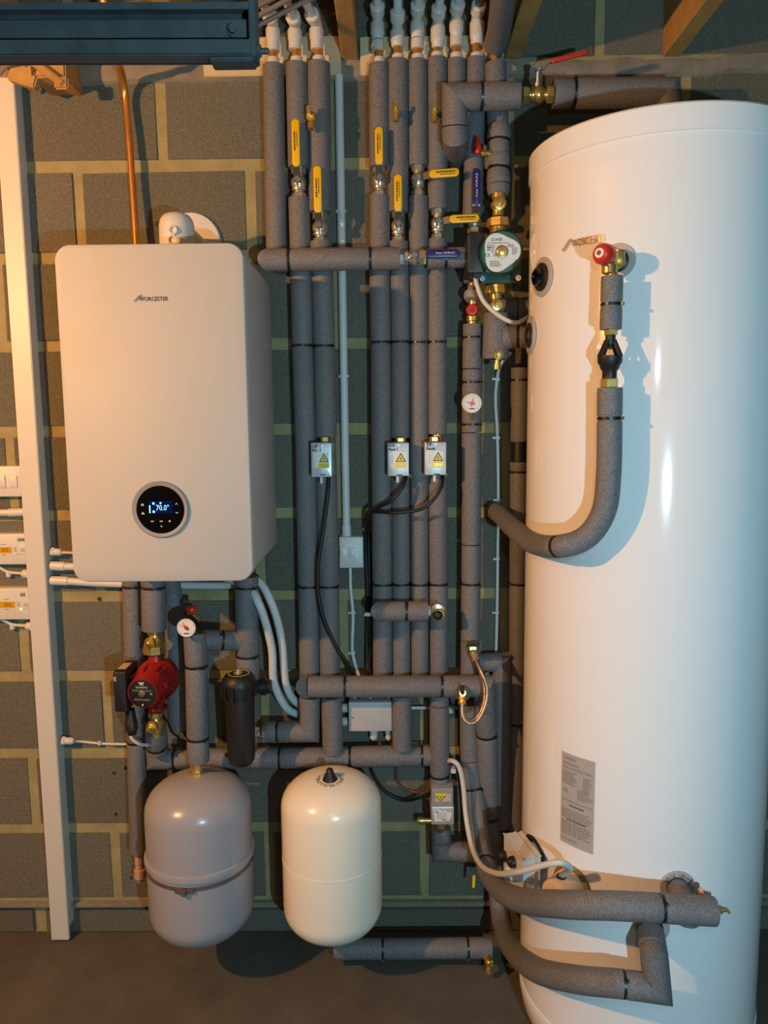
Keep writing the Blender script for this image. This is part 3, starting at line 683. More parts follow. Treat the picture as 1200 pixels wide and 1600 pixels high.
# black leads of the zone valves
BC = .0052
tag(obj('zone_valve_cable', sweep(nb(), route([at(514, 744, -.10), at(512, 775, -.115), at(505, 830, -.115), at(497, 880, -.115), at(497, 925, -.115), at(507, 970, -.115), at(526, 1012, -.112), at(546, 1042, -.10), at(558, 1075, -.07), at(560, 1092, -.05)], 0, True), BC, 10), BLACK), 'black cable hanging from the zone valve marked UF', 'cable')
tag(obj('zone_valve_cable', sweep(nb(), route([at(635, 742, -.10), at(630, 760, -.125), at(612, 782, -.13), at(590, 794, -.115), at(577, 805, -.075), at(576, 840, -.022), at(578, 930, -.02), at(578, 1000, -.02), at(581, 1060, -.03), at(583, 1092, -.05)], 0, True), BC*.9, 10), BLACK), 'black cable from the middle zone valve, joining a second beside the risers', 'cable')
tag(obj('zone_valve_cable', sweep(nb(), route([at(692, 742, -.10), at(690, 760, -.13), at(676, 782, -.14), at(656, 796, -.14), at(620, 801, -.135), at(590, 800, -.115), at(574, 803, -.07), at(571.5, 850, -.022), at(574, 930, -.02), at(573, 1000, -.02), at(577, 1060, -.035), at(606, 1092, -.05)], 0, True), BC*.9, 10), BLACK), 'black cable from the zone valve with the bright nut, looping across the risers', 'cable')
for x_, y_ in ((573.5, 826), (575.5, 959)):
    tag(obj('cable_clip', bx(at(x_, y_, -.02), (.022, .022, .010), bev=.002), WPL), 'white clip on the black cables %s' % ('below the cable loop' if y_ < 900 else 'beside the short horizontal pipe'), 'clip')
# ------------------------------------------------------------------ white conduit, spur switch, its cable
e = thing('white_conduit', 'slim white conduit between the two groups of risers', 'conduit', at(541, 820, -.018))
obj('tube', sweep(nb(), [at(529.5, 118, -.018), at(541.5, 836, -.018)], .0108, 18), WPIPE, e)
for y_ in (331, 588): 
    xx = 529.5+(y_-118)*12/718; obj('saddle', bx(at(xx, y_, -.012), (.028, .022, .010), bev=.003), WPIPE, e)
obj('adaptor', sweep(nb(), [at(541, 820, -.018), at(541.6, 840, -.018)], .0130, 18), WPIPE, e)
obj('fixing_plug', bx(at(533.5, 336, -.030), (.006, .004, .02), bev=.001), WPL, e)
a = at(529.5, 839, -.042); b = at(568, 887.5, -.042)
t = thing('fused_spur_switch', 'square white fused switch at the foot of the slim conduit', 'switch', at(549, 888, 0))
c = (a+b)/2; obj('face_plate', plate(V((c.x, -.001, c.z)), b.x-a.x, a.z-b.z, .041, .003, .003), WPL, t)
k = px(1, c); obj('rocker', plate(V((c.x+1.5*k, -.042, c.z)), 9*k, 17*k, .004, .0015, .001), WPL, t); obj('fuse_holder', plate(V((c.x-12*k, -.042, c.z)), 10*k, 18*k, .003, .001, .001), WPL, t)
obj('flex_outlet', bx(V((c.x-17*k, -.043, c.z+1*k)), (1.4*k, .002, 3*k)), INK, t)
bm = nb(); lathe(bm, V((c.x+12*k, -.041, c.z+1*k)), NY, [(0, 1.6*k), (.002, 1.6*k)], 12); obj('screw', bm, STEEL, t)
cable('spur_cable', 'white cable hanging from the fused switch to the junction box', [(547, 884, -.02), (548, 920, -.012), (551.5, 960, -.010), (550.5, 1000, -.010), (551, 1020, -.010), (556, 1042, -.02), (562, 1060, -.05), (562, 1084, -.07)], .0048, WPIPE, clips=[(551.3, 957), (550.7, 1020)])
# ------------------------------------------------------------------ junction box
a = at(544.5, 1097.5, -.082); b = at(613, 1142.5, -.082); c = (a+b)/2
t = thing('junction_box', 'grey junction box with cable glands under the long horizontal pipe', 'junction box', V((c.x, 0, b.z)))
obj('box_base', plate(V((c.x, -.001, c.z)), b.x-a.x, a.z-b.z, .060, .003, .002), MGREY, t); obj('box_lid', plate(V((c.x, -.0605, c.z)), b.x-a.x, a.z-b.z, .0215, .003, .002), mat('pale_grey_plastic', (.46, .47, .48), .45), t)
for x_ in (557, 581, 608): gland('gland', at(x_, 1098, -.04)-Z*.004, at(x_, 1082, -.04), .0130, WPL, t)
for y_ in (1106, 1127): gland('gland', at(549, y_, -.04), at(531, y_, -.04), .0130, WPL, t)
for x_ in (584, 608): gland('gland', at(x_, 1141, -.04)+Z*.006, at(x_, 1156, -.04), .0120, WPL, t)
k = px(1, c); obj('lid_screw', lt(V((c.x-28*k, -.081, c.z-1*k)), NY, [(0, 2*k), (.002, 1.8*k)], 12), STEEL, t)
tag(obj('valve_cable', sweep(nb(), route([at(584, 1150, -.04), at(580, 1180, -.03), at(581, 1205, -.02), at(600, 1235, -.02), at(630, 1250, -.03), at(655, 1246, -.06), at(678, 1236, -.10)], 0, True), .0048, 10), BLACK), 'black cable looping from junction box to the lower valve box', 'cable')
tag(obj('earth_cable', sweep(nb(), route([at(608, 1150, -.04), at(613, 1165, -.035), at(618, 1190, -.015), at(622, 1225, -.012), at(650, 1238, -.03), at(664, 1232, -.05)], 0, True), .004, 10), mat('brown_flex', (.12, .06, .04), .5)), 'thin brown cable dropping from the second lower gland of the junction box', 'cable')
tag(obj('box_feed_cable', sweep(nb(), [at(613, 1106, -.03), at(726, 1106, -.03)], .0048, 10), WPIPE), 'white cable running from junction box behind two lagged pipes', 'cable')
tag(obj('cable_clip', bx(at(703, 1108, -.024), (.014, .03, .016), bev=.002), WPL), 'white clip on the cable beside the braided hose', 'clip')
# ------------------------------------------------------------------ short horizontal with isolating valve
p = pipe('lagged_pipe', 'short horizontal lagged pipe across three risers, ending at a small valve', [(604, 955, -.03), (597, 955, YH-.002), (669, 955, YH-.002)], .0262, ties=[(635, 955)])
t = thing('isolating_valve', 'small chrome valve with black cap at the end of the short horizontal pipe', 'valve', at(683, 952, YH))
obj('plastic_nut', hexnut(nb(), at(667, 955, YH), X, .011, .014), WPL, t, 20)
obj('valve_body', lt(at(683, 950, YP-.02), NY, [(0, .018), (.04, .018), (.045, .020), (.062, .020), (.068, .014), (.074, .014)], 20), BRASS, t)
obj('side_arm', sweep(nb(), [at(671, 955, YH), at(684, 953, YH)], .011, 14), BRASS, t)
obj('union_ring', lt(at(684, 952, YH-.005), NY, [(0, .016), (.004, .0175), (.010, .0175), (.012, .013)], 20), NICKEL, t)
obj('black_cap', lt(at(684, 958, YH-.014), V((0, -1, -.35)), [(0, .013), (.014, .013), (.018, .010), (.022, .004)], 16), BLACK, t)
# ------------------------------------------------------------------ long lower horizontal with mitred drop
pipe('lagged_pipe', 'long horizontal lagged pipe above the junction box, turning down at its end', [(484, 1072, -.03), (480, 1073, YH), (756, 1072, YH), (759, 1120, YH+.025), (764, 1272, -.078)], .0285, ties=[(540, 1073), (690, 1072), (759, 1148)], cuts=[(482, 1073)], cat='pipe', mitre=True)
pipe('lagged_pipe', 'lagged drop pipe with mitred top, nearest the hot water cylinder', [(742, 1036, -.050), (784, 1034, -.050), (784, 1290, -.042)], .0265)
pipe('lagged_pipe', 'lagged pipe bending towards the black filter below the elbow', [(484, 1088, YP-.03), (483, 1143, YP-.03), (417, 1143, YP-.03)], .0285, ties=[(434, 1143)])
pipe('lagged_pipe', 'lagged branch joining the low horizontal pipe above the cream vessel', [(518, 1088, YP-.03), (520, 1174, YP-.028)], .0283)
pipe('lagged_pipe', 'lagged branch beside the junction box, dropping to the low horizontal pipe', [(628, 1086, YP-.03), (628, 1170, YP-.03)], .0262)
pipe('lagged_pipe', 'lagged pipe passing down to the lower valve box', [(686, 1085, YP-.03), (687, 1210, YP-.03), (688, 1226, YP-.03)], .0268, ties=[(687.5, 1211)], cuts=[(686, 1101)], mitre=False)
pipe('lagged_pipe', 'low horizontal lagged pipe behind filter and above both vessels', [(245, 1148, YP-.02), (246, 1186, YP-.02), (470, 1184, YP-.015), (678, 1180, YP-.015)], .0285, ties=[(274, 1186), (437, 1184), (547, 1183), (659, 1181)], cuts=[])
# ------------------------------------------------------------------ lower valve box with two stickers
yf = -.150; a = at(674.5, 1235, yf); b = at(709, 1289, yf); c = (a+b)/2
t = thing('diverter_valve', 'grey valve box with upside down warning sticker and torn white label', 'valve', c)
mz = at(690, 1261, yf).z
obj('actuator_cover', plate(V((c.x, yf+.08, (a.z+mz)/2)), b.x-a.x, a.z-mz, .07, .003, .004), MGREY, t); obj('actuator_front', plate(V((c.x, yf+.08, (b.z+mz)/2)), b.x-a.x+.002, mz-b.z, .08, .003, .003), ALU, t)
s = flat(V((c.x, yf+.010, (a.z+mz)/2)), X, Z); k = px(1, c)
patch('warning_label', flat(s(1*k, -1*k), X, Z), 24*k, 13*k, mat('label_peach', (.60, .46, .34), .5), t); patch('warning_label', flat(s(-3*k, 3.5*k), X, Z), 16*k, 4.5*k, LBLY, t, .0006)
patch('warning_triangle', flat(s(-3*k, -2*k), X, Z), 0, 0, INK, t, .0008, poly=[(-8*k, 3.6*k), (0, -5*k), (8*k, 3.6*k)]); patch('warning_triangle', flat(s(-3*k, -2*k), X, Z), 0, 0, LBLY, t, .0011, poly=[(-5.8*k, 3*k), (0, -3.4*k), (5.8*k, 3*k)])
bm = nb(); bm.faces.new([bm.verts.new(flat(s(-3*k, -2*k), X, Z)(u*k, v*k, .0014)) for u, v in ((-1, 2.4), (.4, -1.8), (1.2, 2))]); obj('lightning_mark', bm, INK, t, 0)
s = flat(V((c.x, yf, (b.z+mz)/2)), X, Z)
patch('torn_label', s, 0, 0, LBLW, t, .0005, poly=[(-14*k, 9*k), (-4*k, 10*k), (0, 8*k), (6*k, 10*k), (13*k, 11*k), (14*k, 2*k), (10*k, -8*k), (-12*k, -9*k)])
lines('printed_text', s, 19*k, 12*k, 5, INKG, t, .3, .0009, seed=12); lines('printed_text', flat(s(-9*k, 7*k), X, Z), 6*k, 1.6*k, 1, INK, t, .8, .0009); lines('printed_text', flat(s(9*k, 8.3*k), X, Z), 6*k, 1.6*k, 1, INK, t, .8, .0009); lines('printed_text', flat(s(3*k, -6*k), X, Z), 7*k, 1.5*k, 1, INK, t, .8, .0009)
obj('valve_body', lt(at(689, 1222, YP-.03), -Z, [(0, .015), (.03, .015), (.035, .019), (.10, .019), (.105, .015), (.13, .015)], 18), BRASS, t)
obj('brass_cap', lt(at(652, 1282, YP), X, [(0, .009), (.012, .011), (.02, .009), (.05, .009)], 14), BRASS, t)
pipe('lagged_pipe', 'small lagged bend below the grey valve box', [(689, 1294, YP-.03), (690, 1330, YP-.03), (765, 1332, YP-.03)], .0275, cuts=[(690, 1313)])
# ------------------------------------------------------------------ gauge riser and the pair that sweeps round the cylinder
pipe('lagged_pipe', 'tall lagged riser with red capped valve on top and dial gauge', [(739, 507, YP-.01), (737, 660, YP-.01), (736, 900, YP-.01), (734, 1062, YP-.01)], .0262, ties=[(738, 528), (737, 597), (737, 663), (736, 911)], cuts=[(738, 577), (737, 676), (736, 850)], mitre=False)
p = pipe('lagged_pipe', 'lagged pipe sweeping forward round the cylinder front to the cold inlet', [(733, 1100, YP-.01), (735, 1195, YP-.02), (745, 1260, -.11), (752, 1320, -.17), (768, 1372, -.30), (806, 1404, -.48), (880, 1413, -.655), (960, 1415, -.715), (1035, 1419, -.725), (1116, 1424, -.725)], .0270, ties=[(741, 1231), (757, 1350), (1033, 1419)], cuts=[(735, 1188)], smooth=True)
t = at(1119, 1421, -.725)
d_ = thing('drain_tap', 'tiny brass drain cock at the open end of the forward lagged pipe', 'tap', t); obj('tap_body', lt(t-X*.006, X, [(0, .006), (.010, .006), (.011, .008), (.016, .008), (.017, .005), (.024, .005)], 12), BRASS, d_)
obj('square_key', bx(t+X*.021+NY*.004, (.005, .012, .006), bev=.001), BRASS, d_)
_lp = route([(766, 1280, -.062), (777, 1380, -.075), (784, 1440, -.14), (800, 1482, -.30), (838, 1515, -.50), (900, 1530, -.63), (968, 1537, -.70)], 0, True)
pipe('lagged_pipe', 'lowest lagged pipe swinging forward round the cylinder, with upturned mitred end', _lp+[at(1000, 1541, -.705), at(1027, 1545, -.705), at(1022, 1492, -.705), at(1017, 1458, -.650)], .0268, ties=[(973, 1537)], cuts=[(785, 1452), (1021, 1485)])
# horizontal pipe low on the wall
yl = at(640, 1483, -.16); fy = -.16
p = pipe('lagged_pipe', 'horizontal lagged pipe low along the floor behind the cream vessel', [(522, 1483, fy), (768, 1481, fy)], .0268, ties=[(598, 1483), (731, 1481)])
drain('brass drain cock at floor level beside the sweeping lagged pipes', at(752, 1486, fy), .35, 1.1)
# ================================================================== UNDER THE BOILER
p = pipe('lagged_pipe', 'thin lagged pipe dropping behind the red pump, ending in a bare fitting', [(206, 905, YP), (209, 1050, YP), (214, 1200, YP), (217, 1330, YP)], .0255, ties=[(206, 916), (212, 1158)], mitre=False)
c = at(217, 1332, YP); k = px(1, c)
obj('plastic_coupling', lt(c+Z*.006, -Z, [(0, .0135), (.036, .0135), (.037, .012), (.055, .012), (.056, .0165), (.080, .0165), (.083, .013), (.092, .011)], 20), TAN, p)
p = pipe('lagged_pipe', 'thick lagged pipe between boiler underside and red pump', [(239.5, 902, -.15), (241, 984, -.15)], .0315, ties=[(240, 917)])
p = pipe('lagged_pipe', 'lagged pipe in shadow behind the red pump', [(266, 905, -.055), (272, 945, -.055), (277, 1140, -.055)], .0255, mitre=False)
p = pipe('lagged_pipe', 'lagged pipe with dial gauge on top standing on the grey vessel', [(304, 990, -.19), (307, 1040, -.20), (310, 1189, -.21)], .0285, ties=[(305, 1041), (309, 1153)], mitre=False)
pipe('lagged_pipe', 'short horizontal lagged branch above the black filter', [(316, 1000, -.16), (374, 1001, -.125)], .0270, ties=[(347, 1001)])
pipe('lagged_pipe', 'lagged pipe from the boiler down to the black filter', [(385, 900, -.12), (387, 1062, -.12)], .0310, ties=[(385.5, 917), (387, 1024)])
# pump valves
def pump_valve(label, x, y0, y1, Yv, m=BRASS, nut=None, r=.02, facing=NY):
    a = at(x, y0, Yv); b = at(x, y1, Yv); H = a.z-b.z; t = thing('pump_valve', label, 'valve', b); c = (a+b)/2
    obj('valve_body', lt(a, -Z, [(0, r*.95), (H*.2, r*.95), (H*.22, r*.75), (H*.34, r*.8), (H*.42, r*1.05), (H*.58, r*1.05), (H*.68, r*.8), (H*.8, r*.75), (H, r*.8)], 20), m, t)
    bm = nb(); lathe(bm, c+facing*r*.7, facing, [(0, r*.85), (r*.5, r*.85), (r*.55, r*.7)], 20); obj('face_boss', bm, m, t)
    bm = hexnut(nb(), c+facing*r*1.2, facing, .008, r*.5); lathe(bm, c+facing*r*1.5, facing, [(0, r*.28), (.012, r*.28)], 10); obj('square_key', bm, m, t, 25)
    if nut:
        n_ = at(x, nut, Yv); bm = nb(); lathe(bm, n_+Z*.013, -Z, [(0, r*1.2), (.003, r*1.55), (.011, r*1.55), (.012, r*1.62), (.022, r*1.62), (.024, r*1.3)], 8); obj('union_nut', bm, m, t, 25)
    return t
pump_valve('brass pump valve above the red pump', 241, 982, 1022, -.15, nut=1014, r=.0185, facing=V((-.3, -1, 0)).normalized())
pump_valve('brass pump valve below the red pump', 243, 1112, 1150, -.15, r=.0195, facing=V((-.2, -1, 0)).normalized())
# red pump
c0 = at(243, 1066, -.15)
t = thing('red_pump', 'red circulator pump with black disc label under the boiler', 'pump', c0)
fwd = V((-.10, -1, -.04)).normalized(); ux = fwd.cross(Z).normalized()*-1; ux = Z.cross(fwd)*-1; ux = (X-fwd*X.dot(fwd)).normalized(); uy = ux.cross(-fwd) if ux.cross(-fwd).z > 0 else -ux.cross(-fwd)
uy = fwd.cross(ux); uy = uy if uy.z > 0 else -uy
vol = at(245, 1062, -.15)
bm = nb(); lathe(bm, vol-fwd*.045, fwd, [(0, .03), (.008, .048), (.03, .056), (.052, .056), (.060, .050)], 28)
for sgn in (1, -1): lathe(bm, vol+Z*sgn*.03, Z*sgn, [(0, .026), (.018, .020), (.040, .017), (.042, .024), (.050, .024)], 20)
obj('volute', bm, RED, t)
obj('motor_housing', lt(vol+fwd*.012, fwd, [(0, .052), (.006, .0555), (.03, .050), (.055, .0425), (.075, .040), (.080, .0385), (.080, .036)], 32), RED, t)
fc = vol+fwd*.1010
bm = nb()
for a_ in range(8):
    an = a_*math.pi/4+.2; q = vol+fwd*.03+(ux*math.cos(an)+uy*math.sin(an))*.050; box(bm, q, (.006, .06, .010), (ux*math.cos(an)+uy*math.sin(an), fwd, fwd.cross(ux*math.cos(an)+uy*math.sin(an))), .002)
obj('cooling_fin', bm, RED, t)
obj('black_disc', lt(fc-fwd*.014, fwd, [(0, .0365), (.0060, .0365), (.0065, .035)], 36), BLACK, t)
s = flat(fc-fwd*.0074, ux, -ux.cross(fwd) if False else uy)
if (s(0, 0, 1)-s(0, 0)).dot(fwd) < 0:
    _s = s; s = (lambda f_: (lambda u, v, h=0: f_(u, v, -h)))(_s)
text('disc_lettering', 'GRUNDFOS', lambda u, v, h=0: s(u, v+.0165, h), .0042, WINK, t, .031)
bm = nb()
for pl_ in (((-.006, .004), (-.002, .004), (.006, -.004), (.002, -.004)), ((-.006, -.004), (-.003, -.004), (.006, .004), (.003, .004)), ((-.007, .001), (-.004, .001), (-.004, .004), (-.007, .004)), ((.004, .001), (.007, .001), (.007, .004), (.004, .004))):
    bm.faces.new([bm.verts.new(s(u, v+.0262, .0006)) for u, v in pl_])
obj('disc_emblem', bm, WINK, t, 0)
lines('printed_text', lambda u, v, h=0: s(u, v+.008, h), .050, .006, 2, MGREY, t, .35, seed=21); lines('printed_text', lambda u, v, h=0: s(u, v-.016, h), .042, .006, 2, MGREY, t, .4, seed=22)
text('disc_lettering', 'CE', lambda u, v, h=0: s(u+.024, v, h), .0045, WINK, t, .006)
obj('vent_plug', lt(fc-fwd*.009, fwd, [(0, .0085), (.004, .0085), (.005, .007)], 16), mat('dull_brass', (.25, .21, .12), .5, .6), t)
obj('arrow_mark', bx(s(.000, -.030, .0004), (.003, .0006, .005)), WINK, t)
a = at(175.5, 1050, -.235); b = at(199, 1113, -.235)
obj('control_box', plate(V(((a.x+b.x)/2, -.14, (a.z+b.z)/2)), b.x-a.x, a.z-b.z, .095, .004, .005), BLACK, t)
obj('box_bridge', bx(at(203, 1075, -.16), (.05, .05, .06), bev=.004), BLACK, t)
tp_ = V(((a.x+b.x)/2-.001, -.19, a.z+.0004)); patch('top_label', flat(tp_, X, Y), .021, .05, mat('label_tan', (.62, .47, .33), .5), t)
lines('box_icons', flat(at(180, 1061, -.2352), X, Z), .007, .012, 3, WINK, t, .5, .0006, seed=4)
obj('plug', lt(at(203, 1108, -.20), V((.04, 0, -1)), [(0, .012), (.03, .014), (.033, .016), (.055, .0165), (.058, .013), (.068, .011)], 14), BLACK, t)
cable('pump_lead', None, [(203, 1146, -.19), (207, 1155, -.19), (219, 1163, -.18), (236, 1164, -.14), (250, 1163, -.09)], .0044, WPL, parent=t)
tag(obj('earth_lead', sweep(nb(), route([at(252, 1118, -.14), at(262, 1128, -.12), at(270, 1145, -.10), at(280, 1152, -.08)], 0, True), .0028, 8), BLACK), 'thin black wire behind the lower brass pump valve', 'cable')
pipe('lagged_pipe', 'short lagged collar below the red pump, above the low horizontal pipe', [(244, 1142, -.14), (245, 1172, -.12)], .0290, ties=[(245, 1166)])
# dial gauges
def gauge(label, x, y, Yv, rpx, needle, stem=None, m=BLACK):
    c = at(x, y, Yv); k = px(1, c); r = rpx*k; t = thing('dial_gauge', label, 'gauge', c)
    obj('gauge_case', lt(c+Y*.026, NY, [(0, r*.8), (.004, r), (.024, r), (.027, r*.97), (.027, r*.9), (.0255, r*.88)], 32), m, t)
    obj('gauge_face', lt(c+Y*.006, NY, [(0, r*.9), (.0062, r*.9)], 32), LBLW, t)
    s = flat(c+NY*.0003, X, Z); bm = nb()
    for i in range(17):
        a_ = math.radians(225-270*i/16); L = .16 if i % 4 == 0 else .09
        for_ = [(r*.84, -.02), (r*.84, .02), (r*(.84-L), .02), (r*(.84-L), -.02)]
        bm.faces.new([bm.verts.new(s(R_*math.cos(a_+d2), R_*math.sin(a_+d2), .0006)) for R_, d2 in for_])
    obj('scale_marks', bm, INK, t, 0)
    for ang, L, wd, col, nm in ((needle[0], .62, .09, REDC, 'needle'), (needle[1], .62, .05, INK, 'set_pointer')):
        a_ = math.radians(ang); u = V((math.cos(a_), 0, math.sin(a_))); v = V((-math.sin(a_), 0, math.cos(a_)))
        bm = nb(); bm.faces.new([bm.verts.new(c+NY*.0014+u*r*p+v*r*q) for p, q in ((-.3, wd), (-.3, -wd), (L, -.02), (L, .02))]); obj(nm, bm, col, t, 0)
    obj('needle_hub', lt(c+NY*.0004, NY, [(0, r*.2), (.0022, r*.16)], 14), REDC, t)
    lines('printed_text', lambda u_, v_, h=0: s(u_, v_-r*.55, h), r*.5, r*.14, 1, INK, t, .8, .0006, seed=3)
    if stem: obj('gauge_stem', sweep(nb(), [c+Y*.012-Z*r*.8, W(stem)], .006, 12), BRASS, t)
gauge('dial pressure gauge under the boiler beside the red capped valve', 291, 981, -.25, 16.5, (150, 120))
bm = at(291, 981, -.19); e = bpy.data.objects
t = thing('relief_valve', 'red capped brass valve behind the boiler dial gauge', 'valve', at(299, 985, -.16))
obj('red_cap', lt(at(299.5, 957, -.19), Z, [(0, .0135), (.004, .0145), (.012, .0145), (.015, .013), (.017, .010)], 20), REDC, t)
obj('valve_body', lt(at(301, 990, -.19), Z, [(0, .012), (.014, .012), (.016, .015), (.03, .015), (.034, .010), (.052, .012)], 18), BRASS, t)
obj('gauge_arm', sweep(nb(), [at(301, 979, -.19), at(294, 981, -.225)], .007, 12), BRASS, t); obj('side_outlet', lt(at(303, 966, -.19), X, [(0, .008), (.010, .008), (.011, .010), (.016, .010)], 14), BRASS, t)
gauge('dial pressure gauge on the tall riser beside the hot water cylinder', 737.5, 630, -.125, 15.5, (75, 172), stem=(737, 655, -.10), m=WPL)
# grey and cream vessels
def vessel(label, cx_, ytop, ybot, half, m, Yc=-.225):
    c = at(cx_, (ytop+ybot)/2, Yc); r = px(half, c)*.985; zt = at(cx_, ytop, Yc).z-.002; zb = at(cx_, ybot, Yc).z+.004; t = thing('expansion_vessel', label, 'vessel', (c.x, Yc, zb))
    H = zt-zb; prof = []
    dome = r*.62
    for i in range(11):
        a_ = math.pi/2*i/10; prof.append((dome*(1-math.cos(a_)), r*math.sin(a_)**.82))
    for i in range(11):
        a_ = math.pi/2*(1-i/10); prof.append((H-dome*(1-math.cos(a_)), r*math.sin(a_)**.82))
    obj('vessel_shell', lt((c.x, Yc, zb), Z, prof, 56), m, t, 60)
    return t, c, r, zt, zb, H
t, c, r, zt, zb, H = vessel('grey enamel expansion vessel under the red pump with clamped band', 313, 1211, 1457, 82, GREYV)
zz = at(313, 1375, -.225-.13).z
obj('rolled_seam', lt((c.x, -.225, zz), Z, [(-.010, r*.99), (-.008, r*1.035), (.000, r*1.045), (.008, r*1.035), (.010, r*.99)], 56), GREYV, t)
sp = lt((c.x, -.225, zz-.022), Z, [(-.005, r*.99), (-.005, r*1.012), (.005, r*1.012), (.005, r*.99)], 56); box(sp, V((c.x-.005, -.225-r*1.02, zz-.024)), (.05, .008, .014), bev=.003); box(sp, V((c.x-.005, -.225-r*1.04, zz-.026)), (.012, .014, .018), bev=.002)
obj('clamp_band', sp, mat('rusty_band', (.20, .15, .13), .5, .5), t)
obj('top_nut', lt((c.x-.004, -.212, zt-.01), Z, [(0, .0185), (.014, .0185), (.016, .0155), (.026, .0155), (.028, .0175), (.042, .0175), (.044, .012)], 8), BRASS, t, 25)
t, c, r, zt, zb, H = vessel('cream enamel expansion vessel with black cone cap on top', 519, 1208, 1455, 78.5, CREAMV)
zz = at(519, 1380, -.225-.13).z
obj('welded_seam', lt((c.x, -.225, zz), Z, [(-.003, r*.99), (-.002, r*1.006), (.002, r*1.006), (.003, r*.99)], 56), CREAMV, t)
obj('valve_cap', lt((c.x, -.250, zt-.012), Z, [(0, .0225), (.005, .022), (.028, .010), (.036, .0085), (.039, .005), (.039, 0)], 20), BLACK, t)
sf = lambda u, v, h=0: V((c.x+math.sin(u)*v, -.225+math.cos(u)*v, zt-.0095-max(0, v-.012)*.12+h-(.10*(v-.02)*(1-math.cos(u)) if v > .02 else 0)))
bm = nb()
for rr_ in (.026, .031):
    for i in range(40):
        if RND.random() < .25: continue
        a0 = 2*math.pi*i/40; a1 = a0+.11
        def dome_pt(a, v_):
            x_ = math.sin(a)*v_; y_ = math.cos(a)*v_-.025; q_ = min(math.hypot(x_, y_)/r, .99); th = math.asin(q_**(1/.82)); return V((c.x+x_, -.225+y_, zt-(r*.62)*(1-math.cos(th))+.0008))
        bm.faces.new([bm.verts.new(dome_pt(a, v_)) for a, v_ in ((a0, rr_), (a1, rr_), (a1, rr_+.003), (a0, rr_+.003))])
obj('cap_print', bm, INKG, t, 0)
# black magnetic filter
c = at(375, 1110, -.20); k = px(1, c); zt = at(375, 1046, -.20).z; zb = at(374, 1194, -.20).z; H = zt-zb
t = thing('magnetic_filter', 'tall black cylindrical filter with yellow ring hanging under the boiler', 'filter', (c.x, c.y, zb))
obj('canister', lt((c.x, c.y, zb), Z, [(0, 0), (0, 12*k), (3*k, 17*k), (9*k, 20.5*k), (20*k, 21.5*k), (H-44*k, 23.5*k), (H-40*k, 23*k)], 36), BLACK, t)
bm = lt((c.x, c.y, zb+H-42*k), Z, [(0, 23*k), (2*k, 26*k), (18*k, 27.5*k), (27*k, 26*k), (34*k, 21*k), (36*k, 18*k), (36*k, 0)], 36)
for i in range(14):
    a_ = 2*math.pi*i/14; u = V((math.cos(a_), math.sin(a_), 0)); box(bm, V((c.x, c.y, zb+H-31*k))+u*27*k, (4*k, 5*k, 18*k), (u, Z.cross(u), Z), .0015)
obj('screw_cap', bm, BLACK, t)
obj('yellow_ring', lt((c.x, c.y, zb+H-6.3*k), Z, [(0, 16.8*k), (.0012, 16.8*k), (.0012, 15*k), (0, 15*k)], 36), mat('dull_yellow', (.50, .38, .03), .5), t)
obj('bleed_screw', lt((c.x-1*k, c.y, zb+H-7*k), Z, [(0, 7*k), (3*k, 7*k), (3.5*k, 4*k), (8*k, 3.5*k)], 14), NICKEL, t)
obj('side_outlet', lt(at(396, 1073, -.16), X, [(0, .017), (.018, .017), (.019, .022), (.034, .022), (.035, .018), (.046, .018)], 10), BLACK, t)
bm = nb(); hexnut(bm, at(405, 1144, -.10)-X*.016, X, .018, .014); hexnut(bm, at(412, 1144, -.10)-X*.004, X, .014, .018); t = thing('compression_fitting', 'shiny compression fitting between filter and lagged pipe', 'pipe fitting', at(405, 1144, -.1)); obj('fitting_body', bm, NICKEL, t, 20)
# ================================================================== HOT WATER CYLINDER
ZT, ZB = 2.060, .121
tank = thing('hot_water_cylinder', 'tall gloss white hot water cylinder standing on the concrete floor', 'cylinder', (TX, TY, 0))
obj('shell', lt((TX, TY, 0), Z, [(ZB, TR-.001), (ZT-.048, TR-.001)], 128), TANKM, tank, 30)
obj('top_lid', lt((TX, TY, ZT-.050), Z, [(0, TR), (.0015, TR+.0025), (.046, TR+.0025), (.050, TR-.001), (.050, TR-.03), (.055, TR-.05), (.055, 0)], 128), TANKM, tank, 30)
obj('base_ring', lt((TX, TY, .03), Z, [(0, TR-.02), (.025, TR-.006), (.06, TR), (.088, TR+.0015), (.091, TR)], 128), TANKM, tank, 50)
obj('plinth', lt((TX, TY, 0), Z, [(0, TR-.05), (.034, TR-.05)], 48), BLACK, tank)
def port(x, y, rpx, r0, word=None, deep=True):
    P = on_tank(x, y); n = radial(P); k = px(1, P)
    g = obj('port_ring', lt(P-n*.002, n, [(0, rpx*k), (.0035, rpx*k), (.0045, rpx*k*.97), (.0045, r0*k)], 40), LBLG, tank)
    obj('port_socket', lt(P-n*.004, n, [(0, r0*k*1.02), (.010, r0*k*1.02), (.012, r0*k*.9), (.012, r0*k*.62), (.004, r0*k*.58)], 28), BLACK, tank)
    if word:
        f = tanksurf(P); R_ = rpx*k*.78
        for i, ch_ in enumerate(word):
            if ch_ == ' ': continue
            a_ = math.radians(90-(i-(len(word)-1)/2)*13)
            text('port_lettering', ch_, lambda u, v, h=0, a_=a_: f(R_*math.cos(a_)+u*math.sin(a_)+v*math.cos(a_), R_*math.sin(a_)-u*math.cos(a_)+v*math.sin(a_), h), 4.6*k, INK, tank, h=.0052)
    return P, n, k
Pr, nr, kr = port(966, 408, 27, 17)
Pc, nc, kc = port(1058, 1386, 27, 17, 'cold inlet')
Pl, nl, kl2 = port(1019, 1448, 26, 16)
